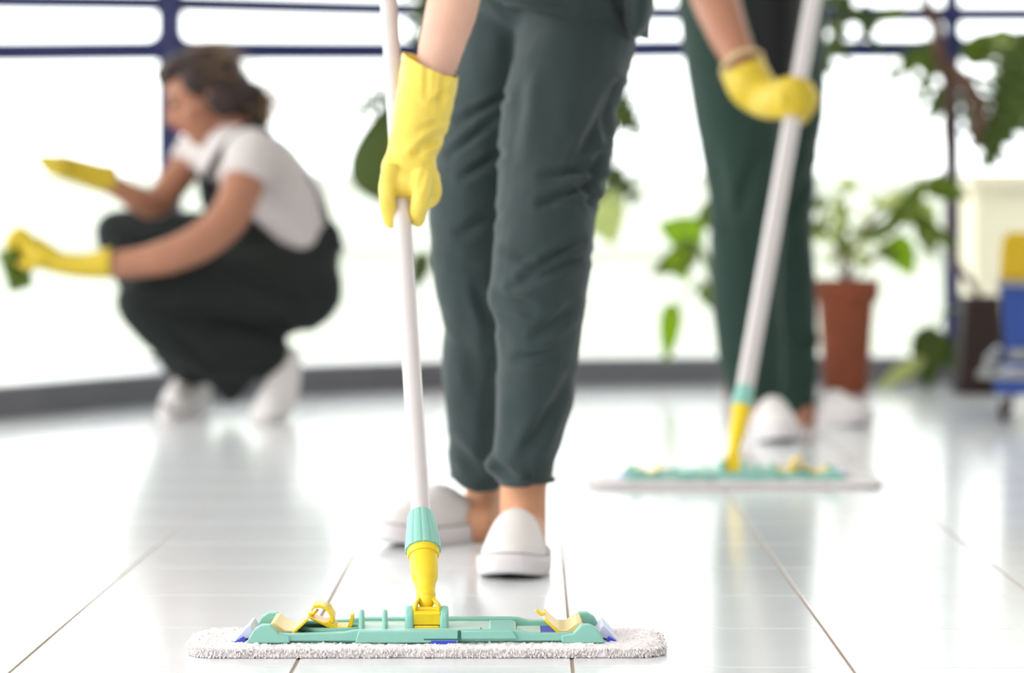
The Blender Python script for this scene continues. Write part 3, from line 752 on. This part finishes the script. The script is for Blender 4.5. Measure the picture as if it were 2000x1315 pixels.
cuff_ring('cuff', g2, P(1450, 127, 5.945), P(1470,172,5.91)-P(1440,110,5.95), m_(41, 5.94), .050, .0055, M_cuffrim)['label'] = 'pale rolled glove cuff'
# upper hand, above the picture
h3 = polept(-140, J2, D2); g = Geo()
g.tube([P(1640,-150,6.15), h3+Vector((.04, -.01, .0))], [.040, .036], n=20)
for k in range(4):
    z = .034-k*.022
    finger(g, [h3+Vector((.036, .0, z)), h3+Vector((.014, -.034, z)), h3+Vector((-.022, -.030, z)), h3+Vector((-.030, .006, z)), h3+Vector((-.008, .026, z))], .0115, .009)
finger(g, [h3+Vector((.040, .01, .03)), h3+Vector((.02, .036, .035)), h3+Vector((-.014, .032, .042))], .013, .010)
obj('glove', remesh(g, .005, 3), M_glove2, person2)

# ================================================================== PERSON 3 (crouching)
person3 = thing('person', 'crouching woman in white t-shirt and dark dungarees with long yellow gloves, at left', 'person', (P(440, 820, 7.05).x, 7.05, 0))
g = Geo()
nt_hip = (560, 572)
g.limb([(572,560,7.12,95,.125),(500,560,7.05,84,.115),(400,568,6.98,72,.100),(310,580,6.93,62,.085),(272,588,6.92,48,.075)], round_=True)       # near thigh
g.limb([(280,600,6.93,50,.070),(350,650,6.96,62,.070),(430,680,7.00,64,.068),(500,690,7.04,52,.062),(520,690,7.06,46,.060)])                         # near shin
g.limb([(560,530,7.30,80,.115),(450,480,7.34,60,.105),(330,455,7.38,46,.090),(232,452,7.40,44,.080)])                                                # far thigh
g.limb([(235,470,7.40,44,.075),(285,560,7.34,50,.072),(325,650,7.28,44,.066),(352,712,7.24,34,.058)])                                                # far shin
g.limb([(440,640,7.1,100,.10),(445,700,7.08,78,.07),(448,744,7.06,44,.05),(448,768,7.05,20,.03)])                                                    # hanging cloth
g.limb([(350,640,7.12,60,.09),(360,690,7.12,52,.08),(380,715,7.1,40,.06)])
g.limb([(585,560,7.18,68,.15),(600,520,7.18,68,.15),(612,492,7.18,56,.145),(622,470,7.18,48,.13)])                                                    # seat and waist
g.limb([(628,490,7.18,36,.13),(655,486,7.18,14,.10)])
g.limb([(540,520,7.16,60,.135),(470,462,7.14,58,.125),(420,395,7.13,28,.10),(402,352,7.12,18,.085)])                                                   # bib
me = remesh(g, .009, 5)
displace(me, folds([(300,600,540,640,14,.010),(430,520,640,600,14,.008),(500,600,590,650,12,.006),(330,640,450,740,12,.006)])); displace(me, ripple(.006, 11, 2))
dung = obj('dungarees', me, M_dung, person3)
for nm, pts in (('strap', [(402,345,7.02),(418,318,6.99),(440,285,6.97),(470,258,6.98),(498,245,7.03),(530,262,7.10)]), ('strap', [(600,345,7.10),(625,400,7.10),(650,450,7.11),(668,486,7.13)]), ('strap', [(392,340,7.22),(388,310,7.22),(395,280,7.22)])):
    g = Geo().tube([P(*p) for p in pts], [(.010, .004)]*len(pts), n=10); obj(nm, g, M_dung, dung)
# body
g = Geo()
g.limb([(565,560,7.15,55,.09),(420,570,7.0,45,.065),(300,585,6.95,38,.055)]); g.limb([(300,600,6.95,34,.05),(430,672,7.0,36,.05),(535,695,7.08,30,.04),(552,700,7.08,26,.032)])
g.limb([(565,540,7.28,50,.09),(400,475,7.34,38,.06),(245,455,7.40,32,.05)]); g.limb([(250,470,7.40,30,.045),(330,650,7.27,27,.04),(362,740,7.22,24,.034),(368,765,7.21,24,.034)])
g.limb([(590,520,7.18,42,.10),(555,420,7.16,46,.09),(500,335,7.13,46,.10),(455,290,7.12,36,.06)])
g.tube([P(475,300,7.0), P(430,290,7.14), P(380,300,7.27)], [.05, .055, .05], n=20)
# near arm, far arm
g.limb([(488,300,6.98,44,.05),(475,360,6.92,42,.046),(450,420,6.86,40,.044),(400,468,6.82,38,.040),(330,500,6.80,35,.038),(260,514,6.80,29,.032),(200,518,6.80,25,.026),(150,518,6.8,22,.022)])
g.limb([(378,305,7.28,36,.045),(345,350,7.24,32,.04),(305,398,7.18,31,.036),(270,390,7.14,27,.032),(232,368,7.12,22,.028),(195,350,7.1,20,.024)])
H3 = P(404, 186, 7.10); H3B = basis((-.93, -.22, -.42), (-.38, 0, .92)); head_geo(g, H3, H3B, .96)
b3 = obj('body', remesh(g, .008, 4), M_skin2, person3)
hair3 = head_extra(b3, H3, H3B, .96)
g = Geo(); rnd = random.Random(11)
for k in range(240):
    a = rnd.uniform(0, 2*math.pi); b = rnd.uniform(-.3, 1.45)
    d = Vector((math.cos(a)*math.cos(b), math.sin(a)*math.cos(b), math.sin(b)))
    if d.x > .55 and d.z < .5: continue
    c0 = Vector((-.02, 0, .04)); p0 = c0+Vector((d.x*.098, d.y*.086, d.z*.092)); fl = Vector((-.6, 0, -.5))
    p1 = p0+d*rnd.uniform(.004, .012)+fl*.03; p2 = p0+d*rnd.uniform(.006, .026)+fl*rnd.uniform(.02, .05)+Vector((rnd.uniform(-.01,.01),)*3)
    g.tube([H3+H3B @ (x*.96) for x in (p0, p1, p2)], [.0006, .0006, .0004], n=3, sub=2, round_=False)
for k in range(90):
    p0 = Vector((-.115, .0, -.06))+Vector((rnd.gauss(0, .02), rnd.gauss(0, .025), rnd.gauss(0, .03))); p1 = p0+Vector((rnd.uniform(-.04, -.005), rnd.uniform(-.02,.02), rnd.uniform(-.04,.01))); p2 = p1+Vector((rnd.uniform(-.01, .01), rnd.uniform(-.01,.01), rnd.uniform(-.07,-.02)))
    g.tube([H3+H3B @ (x*.96) for x in (p0, p1, p2)], [.0012, .0012, .0006], n=3, sub=2, round_=False)
hs = obj('loose_hair', g, M_backlit_blond, hair3, smooth=False); hs['kind'] = 'stuff'; hs['label'] = 'loose hair strands, backlight painted in as blond'
# t-shirt
g = Geo()
g.limb([(618,500,7.18,42,.135),(596,470,7.18,62,.14),(556,400,7.16,80,.14),(515,335,7.14,76,.14),(478,292,7.12,58,.125),(448,278,7.12,34,.08)])
g.tube([P(488,298,6.99), P(440,290,7.13), P(385,298,7.27)], [.062, .07, .055], n=20)
g.limb([(500,285,7.0,48,.06),(488,325,6.95,52,.060),(478,358,6.92,53,.058)], round_=False)
g.limb([(385,292,7.27,42,.055),(362,325,7.25,38,.052)], round_=False)
g.limb([(470,330,7.13,50,.11),(420,330,7.13,34,.10)])
me = remesh(g, .008, 4); displace(me, ripple(.008, 10, 1))
obj('t_shirt', me, M_shirt, person3)
# shoes: squatting on the toes
def soft_shoe(pts, par):
    g = Geo().limb(pts, n=20); o = obj('shoe', remesh(g, .006, 3), M_shoe, par)
    g = Geo(); return o
n1 = soft_shoe([(562,700,7.08,26,.034),(556,735,7.06,32,.038),(546,770,7.02,36,.042),(532,795,6.98,38,.046),(518,806,6.95,26,.046)], person3)
n2 = soft_shoe([(385,752,7.22,34,.036),(366,765,7.16,36,.040),(348,785,7.08,34,.044),(335,800,7.02,24,.044)], person3)
for o_, (tx, ty, tY, hx_, hy_, hY) in ((n1, (508,824,6.94,580,706,7.09)), (n2, (322,818,6.97,400,775,7.25))):
    g = Geo().tube([P(tx+6, ty-8, tY), P(tx*.6+hx_*.4, ty*.72+hy_*.28-2, tY*.6+hY*.4), P(hx_, hy_, hY)], [(.010, .036), (.009, .040), (.009, .032)], n=16, ref=(0, 1, .2)); obj('sole', g, M_sole, o_)
# gloves
g = Geo()
g.limb([(238,514,6.80,33,.036),(212,515,6.80,31,.036),(165,520,6.80,24,.030),(120,515,6.80,22,.028),(90,502,6.80,27,.028),(66,488,6.80,28,.026)], n=24)
q = lambda x, y, d: P(x, y, 6.80+d)
for k, (x, y) in enumerate(((20, 462), (14, 474), (18, 490), (26, 505))):
    finger(g, [q(62,470+k*10,-.02+k*.012), q(40,450+k*13,-.03+k*.012), q(x+4,y-4,-.02+k*.01), q(x,y+8,.01)], .0125, .009)
finger(g, [q(85,510,-.02), q(62,520,-.035), q(40,515,-.03)], .013, .010)
gn = remesh(g, .006, 3); bisect(gn, P(217, 515, 6.8), Vector((1, 0, .0))); gg = obj('glove', gn, M_glove2, person3)
s_ = gg.modifiers.new('s', 'SOLIDIFY'); s_.thickness = .002
g = Geo()
g.limb([(252,366,7.12,30,.036),(225,354,7.12,30,.036),(185,344,7.10,27,.030),(150,333,7.08,25,.028),(118,324,7.06,24,.028)], n=24)
q = lambda x, y, d: P(x, y, 7.06+d)
for k, (x, y) in enumerate(((76, 314), (82, 320), (92, 330), (104, 338))):
    finger(g, [q(128,318+k*5,-.03+k*.02), q(105,312+k*6,-.04+k*.022), q(x+6,y-4,-.03+k*.02), q(x,y,-.01+k*.01)], .0135, .0105)
finger(g, [q(120,320,.02), q(98,308,.0), q(84,308,-.01)], .0115, .009)
gn = remesh(g, .006, 3); bisect(gn, P(228, 352, 7.12), Vector((1, 0, .05))); gg = obj('glove', gn, M_glove2, person3)
s_ = gg.modifiers.new('s', 'SOLIDIFY'); s_.thickness = .002
# things she holds: a crumpled green cloth and the grey tip of a small scraper
g = Geo(); n = 14; cvs = []
for i in range(n+1):
    for j in range(n+1):
        u, v = i/n, j/n
        x = 4+ u*62+18*(v-.5); y = 486+v*78+ (u-.5)*-14
        d = .03*noise.noise(Vector((u*3, v*3, 1)))+.012*math.sin(u*9+v*4)
        taper = 1-.35*v
        x = 36+(x-36)*taper
        cvs.append(P(x, y, 6.80+d))
fs = [(i*(n+1)+j, (i+1)*(n+1)+j, (i+1)*(n+1)+j+1, i*(n+1)+j+1) for i in range(n) for j in range(n)]
o = obj('cleaning_cloth', Geo().add(cvs, fs), M_cloth_g); tag(o, 'crumpled green cleaning cloth in the lower glove of the crouching woman', 'cloth')
s_ = o.modifiers.new('s', 'SOLIDIFY'); s_.thickness = .004
sc_t = thing('window_scraper', 'small grey tipped scraper in the raised glove of the crouching woman', 'scraper', P(90, 318, 7.05))
g = Geo().tube([P(80,314,7.05), P(140,330,7.07)], [(.006, .008)]*2, n=12, sub=1); obj('handle', g, M_grey, sc_t)
g = Geo().tube([P(56,314,7.05), P(82,315,7.05)], [(.004, .028), (.008, .020)], n=12, sub=1, round_=False); obj('blade', g, mat('dark_grey_blade', (80, 78, 66), rough=.5), sc_t)

# ================================================================== PLANTS
def leaf_geo(L, W, lobes=0, curl=.12, holes=True):
    """leaf in the xy plane, tip at +x; lobes > 0 gives a split monstera blade"""
    g = Geo()
    def halfw(s): return W/2*(math.sin(math.pi*min(1, s**.62))**.9)+.0005
    def zc(x, y): return -curl*L*(x/L)**2-.25*abs(y)**1.5/(W**.5)
    if not lobes:
        n, m = 12, 4; id_ = {}
        for i in range(n+1):
            s = i/n
            for j in range(-m, m+1):
                y = halfw(s)*j/m; x = L*s-.10*L*abs(j/m)*(1-s)*1.2
                id_[i, j] = len(g.v); g.v.append(Vector((x, y, zc(L*s, y))))
        for i in range(n):
            for j in range(-m, m): g.f.append((id_[i,j], id_[i+1,j], id_[i+1,j+1], id_[i,j+1]))
    else:
        for sg in (-1, 1):
            for k in range(lobes):
                s0 = k/lobes; s1 = (k+1)/lobes; gap = .44/lobes
                sec = []
                for u in (0, .24, .5, .75, .95, 1.05):
                    nar = 0 if u <= .25 else gap*min(1, (u-.24)/.2)*.72
                    a = s0+nar; b = s1-nar
                    if u > 1: a, b = (s0+s1)/2-.1/lobes, (s0+s1)/2+.1/lobes
                    fw = .16*u*(1.1-s0)
                    row = []
                    for s in (a, (a+b)/2, b):
                        hw = halfw(max(.03, min(.995, s*.97+.015)))
                        x = L*(s-.12*u*(1-s)+fw*.6); y = sg*hw*min(u, 1.04)
                        row.append(Vector((x, y, zc(L*s, y))))
                    sec.append(row)
                o = len(g.v)
                for row in sec: g.v += row
                for i in range(len(sec)-1):
                    for j in range(2):
                        f = (o+i*3+j, o+i*3+j+1, o+(i+1)*3+j+1, o+(i+1)*3+j)
                        g.f.append(f if sg > 0 else f[::-1])
    return g
def put_leaf(root, px, py, Y, L, W, ang_deg, lobes=0, m=None, tilt=0, yaw=0, stem_to=None, curl=.12, th=.0012):
    """base of blade at picture point; ang_deg: screen direction of the tip (0 right, 90 up)"""
    g = leaf_geo(L, W, lobes, curl); a = math.radians(ang_deg)
    X = Vector((math.cos(a), 0, math.sin(a))); N = Vector((0, -1, 0))
    Yv = N.cross(X); B = Matrix((X, Yv, N)).transposed()
    B = Matrix.Rotation(math.radians(yaw), 3, B.col[1]) @ Matrix.Rotation(math.radians(tilt), 3, X) @ B
    b = P(px, py, Y); g.xf(Matrix.Translation(b) @ B.to_4x4())
    o = obj('leaf', g, m or M_leaf, root); s_ = o.modifiers.new('s', 'SOLIDIFY'); s_.thickness = th
    if stem_to:
        t = P(*stem_to); mid = (b+t)/2+Vector((0, 0, .02))
        obj('leaf_stalk', Geo().tube([b, mid, t], [.0022, .003, .0035], n=8, sub=3), M_stem_g if m is not M_leaf_d else M_stem_g, root)
    return o
def pot(root, c, prof, m, name='pot', soil_z=None, soil_r=None, n=40):
    g = Geo().lathe(prof, n, c); obj(name, g, m, root)
    g = Geo().lathe([(soil_r, soil_z-.01), (soil_r, soil_z), (soil_r*.5, soil_z+.006), (.002, soil_z+.008)], 24, c); obj('soil', g, M_soil, root)

# monstera hidden by the legs of the person in front
YM = 8.0; cM = P(985, 774, YM)
mon = thing('potted_monstera', 'split-leaved monstera whose leaves show either side of the front person\'s legs', 'plant', (cM.x, YM, 0))
pot(mon, (cM.x, YM, 0), [(.08, 0), (.082, .004), (.105, .20), (.113, .20), (.115, .235), (.104, .235), (.100, .21)], M_terra, soil_z=.215, soil_r=.101)
stem = [(985, 590, YM), (1000, 450, YM-.02), (975, 300, YM), (1000, 180, YM+.02), (985, 60, YM), (900, -60, YM)]
obj('stem', Geo().tube([P(*p) for p in stem], [.013, .012, .011, .010, .009, .007], n=14), M_stem, mon)
for a in [(745,375,8.0,.27,.19,84,0,M_leaf_m,15,10,(975,320,8.0)), (760,175,8.02,.15,.10,215,5,M_leaf_d,30,0,(985,140,8.0)),
          (825,500,8.0,.10,.06,255,0,M_leaf_d,20,0,(985,480,8.0)), (812,90,8.05,.20,.09,80,5,M_leaf_d,40,10,(1000,180,8.0)), (870,40,8.05,.22,.14,120,5,M_leaf_d,30,0,(985,60,8.0)),
          (1170,130,8.0,.24,.20,-62,7,M_leaf_d,25,12,(1000,180,8.0)), (1150,300,7.98,.21,.18,-42,5,M_leaf_d,-10,15,(975,300,8.0)),
          (1165,380,8.02,.15,.13,-72,0,M_leaf_p,10,0,(1000,420,8.0)), (1175,215,8.05,.14,.12,-25,5,M_leaf,10,20,(1000,180,8.0))]:
    put_leaf(mon, *a[:7], m=a[7], tilt=a[8], yaw=a[9], stem_to=a[10])
# bright trailing plant behind the standing person's left leg
YP = 8.0; cP = P(1455, 774, YP)
pot2 = thing('potted_trailing_plant', 'bright green trailing plant showing beside the standing person\'s leg', 'plant', (cP.x, YP, 0))
pot(pot2, (cP.x, YP, 0), [(.05, 0), (.052, .004), (.066, .13), (.073, .13), (.074, .155), (.066, .155), (.063, .14)], M_terra, soil_z=.142, soil_r=.064)
obj('stem', Geo().tube([P(*p) for p in ((1450,668,YP),(1400,600,YP),(1385,520,YP),(1360,480,YP),(1330,470,YP))], [.010, .010, .011, .010, .006], n=12), M_stem_g, pot2)
obj('stem', Geo().tube([P(*p) for p in ((1390,590,YP),(1372,548,YP),(1338,580,YP),(1318,610,YP))], [.006, .005, .004, .003], n=10), M_stem_g, pot2)
for a in [(1365,468,8.0,.125,.105,160,0,M_leaf_b,-10,10), (1352,492,7.98,.13,.085,205,0,M_leaf,30,0), (1315,500,7.97,.085,.06,-60,0,M_leaf_b,0,0), (1312,602,8.0,.155,.062,-97,0,M_leaf_b,15,0),
          (1375,560,8.0,.07,.05,-70,0,M_leaf,10,0), (1382,440,8.02,.09,.07,75,0,M_leaf,20,0)]:
    put_leaf(pot2, *a[:7], m=a[7], tilt=a[8], yaw=a[9])

# terracotta pot with variegated plant
YT = 8.08; cT = P(1652, 770, YT); cx, cy = cT.x, YT
ter = thing('potted_shrub', 'tall terracotta pot with airy pale and green leaves, right of the standing person', 'plant', (cx, cy, 0))
pot(ter, (cx, cy, 0), [(.058, 0), (.060, .004), (.078, .255), (.092, .262), (.094, .318), (.086, .320), (.082, .300)], M_terra, soil_z=.302, soil_r=.084)
rnd = random.Random(3)
br = [((1648,552,YT),(1640,490,YT),(1605,440,YT-.03),(1600,380,YT)), ((1655,552,YT),(1670,480,YT),(1740,400,YT),(1838,338,YT+.02)), ((1650,552,YT),(1655,480,YT+.05),(1640,420,YT+.05),(1655,360,YT)),
      ((1660,552,YT),(1700,510,YT-.04),(1745,470,YT-.05),(1790,430,YT-.03)), ((1650,552,YT),(1630,500,YT+.06),(1690,440,YT+.1),(1720,380,YT+.1))]
for b, r in zip(br, (.0035, .007, .003, .0035, .003)):
    obj('branch', Geo().tube([P(*p) for p in b], [r*1.3, r*1.1, r, r*.7], n=10), M_stem, ter)
for k in range(52):        # small pale leaves round the stems
    b = br[rnd.choice((0, 0, 2, 2, 4, 1))]; t = rnd.uniform(.25, 1); i = min(2, int(t*3)); f = t*3-i
    p = [b[i][q]*(1-f)+b[i+1][q]*f for q in range(3)]
    put_leaf(ter, p[0]+rnd.uniform(-22, 22), p[1]+rnd.uniform(-16, 16), p[2]+rnd.uniform(-.05, .05), rnd.uniform(.035, .06), rnd.uniform(.02, .034), rnd.uniform(0, 360), 0, m=rnd.choice((M_leaf_p, M_leaf_p, M_leaf_p, M_leaf)), tilt=rnd.uniform(-60, 60), yaw=rnd.uniform(-40, 40))
for a in [(1745,470,8.03,.115,.085,-62,0,M_leaf_b,15,0), (1735,452,8.0,.14,.06,55,0,M_leaf,40,0), (1765,430,8.0,.13,.07,70,0,M_leaf,-30,0), (1790,430,8.03,.14,.06,-40,0,M_leaf,40,0),
          (1742,440,8.05,.12,.045,205,0,M_leaf,40,0), (1815,360,8.05,.12,.07,-20,0,M_leaf,20,0), (1800,440,8.05,.10,.06,-70,0,M_leaf,30,0), (1770,380,8.04,.10,.05,-160,0,M_leaf_p,30,0), (1800,400,8.04,.11,.07,-80,0,M_leaf_p,20,0),
          (1700,515,8.06,.07,.04,150,0,M_leaf_p,20,0), (1715,490,8.0,.08,.04,-20,0,M_leaf,30,0)]:
    put_leaf(ter, *a[:7], m=a[7], tilt=a[8], yaw=a[9])

# climbing plant in the dark brown planter
YB = 8.12; cB = P(1915, 768, YB)
cl_ = thing('climbing_plant', 'climbing split-leaf plant in dark brown planter winding round the right window post', 'plant', (cB.x, YB, 0))
g = Geo(); rings = []
for z, hw in ((0, .068), (.004, .070), (.262, .050), (.272, .052), (.272, .044), (.256, .043)):
    rings.append([Vector((cB.x+sx*hw*1.0, YB+sy*hw, z)) for sx, sy in ((-1,-1),(1,-1),(1,1),(-1,1))])
obj('planter', Geo().loft(rings), M_brownpot, cl_, smooth=False, bevel=.004)
obj('soil', Geo().box((cB.x-.043, YB-.043, .25), (cB.x+.043, YB+.043, .262)), M_soil, cl_, smooth=False)
YV = 8.70
st = [[(1915,588,YB),(1890,545,8.3),(1862,500,8.62),(1853,430,YV),(1862,350,YV),(1852,250,YV),(1868,180,YV),(1905,150,8.65)],
      [(1858,330,8.62),(1850,240,8.5),(1858,180,8.4),(1835,110,8.33),(1826,50,8.33),(1800,-20,8.33)],
      [(1850,130,8.36),(1885,160,8.3),(1912,215,8.28),(1906,285,8.28)]]
for s_, r in zip(st, ((.010, .011, .012, .012, .011, .010, .010, .007), (.015, .017, .020, .022, .018, .014), (.020, .024, .024, .011))):
    obj('stem', Geo().tube([P(*p) for p in s_], list(r), n=14), M_stem, cl_)
for a in [(1640,-15,8.5,.22,.10,-55,4,M_leaf_d,20,0), (1625,30,8.5,.17,.07,-75,4,M_leaf_d,30,0), (1610,-10,8.5,.18,.10,-30,4,M_leaf_d,40,0), (1640,40,8.4,.22,.09,-108,4,M_leaf_d,40,0),
          (1835,90,8.6,.22,.13,-150,5,M_leaf,25,0), (1830,100,8.6,.20,.12,-110,5,M_leaf,20,0), (1850,170,8.62,.14,.06,-120,0,M_leaf_d,20,0), (1890,110,8.55,.16,.10,25,0,M_leaf,20,0),
          (1900,200,8.5,.16,.10,-60,4,M_leaf,15,0), (1880,180,8.5,.18,.07,-80,4,M_leaf_d,20,0), (2010,60,8.3,.34,.26,-108,7,M_leaf_d,10,5), (2030,140,8.3,.32,.24,-120,7,M_leaf_d,5,0), (1960,100,8.45,.24,.14,-60,5,M_leaf,20,0),
          (1935,85,8.5,.16,.09,-10,4,M_leaf_p,20,0), (1920,270,8.45,.10,.05,-60,0,M_leaf_d,20,0), (1960,220,8.3,.17,.07,-112,3,M_leaf_d,10,0), (2020,180,8.3,.22,.10,-95,5,M_leaf_d,10,0),
          (1815,648,8.35,.175,.105,-93,0,M_leaf_d,15,0), (1795,705,8.33,.15,.05,-148,0,M_leaf_p,20,0), (1838,660,8.4,.13,.06,-70,0,M_leaf_d,30,0), (1760,20,8.6,.10,.05,-160,0,M_leaf,20,0)]:
    put_leaf(cl_, *a[:7], m=a[7], tilt=a[8], yaw=a[9])
obj('stem', Geo().tube([P(*p) for p in ((1915,588,YB),(1880,600,8.2),(1845,610,8.3),(1818,650,8.35))], [.005, .004, .004, .003], n=8), M_stem_g, cl_)

# ================================================================== cleaning cart at the right edge
YC = 6.95; c0 = P(1946, 828, YC)
cart = thing('cleaning_cart', 'blue and yellow cleaning cart on castors cut by the right edge', 'cart', (c0.x+.2, YC, 0))
x0 = c0.x; 
T_ = lambda g: g.xf(Matrix.Translation((x0, YC, 0)) @ Matrix.Rotation(math.radians(-12), 4, 'Z'))
for (a, b) in ((.014, .05), (.50, .05), (.014, .42), (.50, .42)):
    c_ = obj('castor', T_(Geo().box((a-.012, b-.018, .052), (a+.012, b+.018, .066))), M_chrome, cart, smooth=False, bevel=.002)
    wheel = Geo(); 
    for i, hw in ((0, .010),):
        rings = [[Vector((a+t, b+rr*math.cos(q), .0265+rr*math.sin(q))) for q in [2*math.pi*k/24 for k in range(24)]] for t, rr in ((-.009, .020), (-.008, .0262), (.008, .0262), (.009, .020))]
        wheel.loft(rings)
    obj('wheel', T_(wheel), M_rubber, c_)
    obj('fork', T_(Geo().box((a-.013, b-.008, .020), (a-.011, b+.008, .060)).box((a+.011, b-.008, .020), (a+.013, b+.008, .060))), M_chrome, c_, smooth=False)
g = Geo().prism([(-.002, .066), (.53, .066), (.535, .110), (-.008, .110)], 1, 0, .48); obj('base_tray', T_(g), M_cartblue, cart, bevel=.008)
# tubular frame
g = Geo()
for y in (-.006, .486): g.tube([(-.018, y, .155), (-.022, y, .125), (.0, y, .112), (.53, y, .112), (.55, y, .14), (.55, y, .95)], [.009]*6, n=12, sub=3)
g.tube([(.55, -.006, .95), (.55, .486, .95)], [.011]*2, n=12, sub=1)
g.tube([(-.018, -.006, .155), (-.018, .486, .155)], [.008]*2, n=12, sub=1)
obj('frame', T_(g), M_grey, cart)
def bucket(xa, w_, d_, z0, z1, m, name):
    o = .010; g = Geo()
    outer = lambda s: [(xa+o-s, .03+o-s), (xa+w_-o+s, .03+o-s), (xa+w_-o+s, .03+d_-o+s), (xa+o-s, .03+d_-o+s)]
    g.loft([[Vector((*p, z)) for p in outer(s)] for z, s in ((z0, 0), (z1-.02, o), (z1-.02, o+.006), (z1, o+.006), (z1, o-.002), (z0+.01, -.006))])
    return obj(name, T_(g), m, cart, bevel=.008, smooth=True)
b1 = bucket(.010, .24, .40, .135, .325, M_cartblue, 'bucket')
b2_ = bucket(.275, .24, .40, .135, .325, M_cartblue, 'bucket')
# band and yellow wringer on the first bucket
g = Geo().box((.0, .018, .325), (.265, .445, .340)); obj('band', T_(g), M_grey, cart, bevel=.003)
g = Geo().prism([(.006, .338), (.262, .338), (.262, .455), (.022, .455), (.010, .435)], 1, .03, .42); obj('wringer', T_(g), M_cartyel, cart, bevel=.010)
g = Geo().tube([(.14, .0, .45), (.14, -.02, .60), (.14, -.02, .78)], [.010, .009, .012], n=12); obj('lever', T_(g), M_cartyel, cart)
g = Geo().box((.028, .0235, .150), (.075, .0265, .175)); pl_ = obj('badge', T_(g), M_grey, cart, smooth=False)
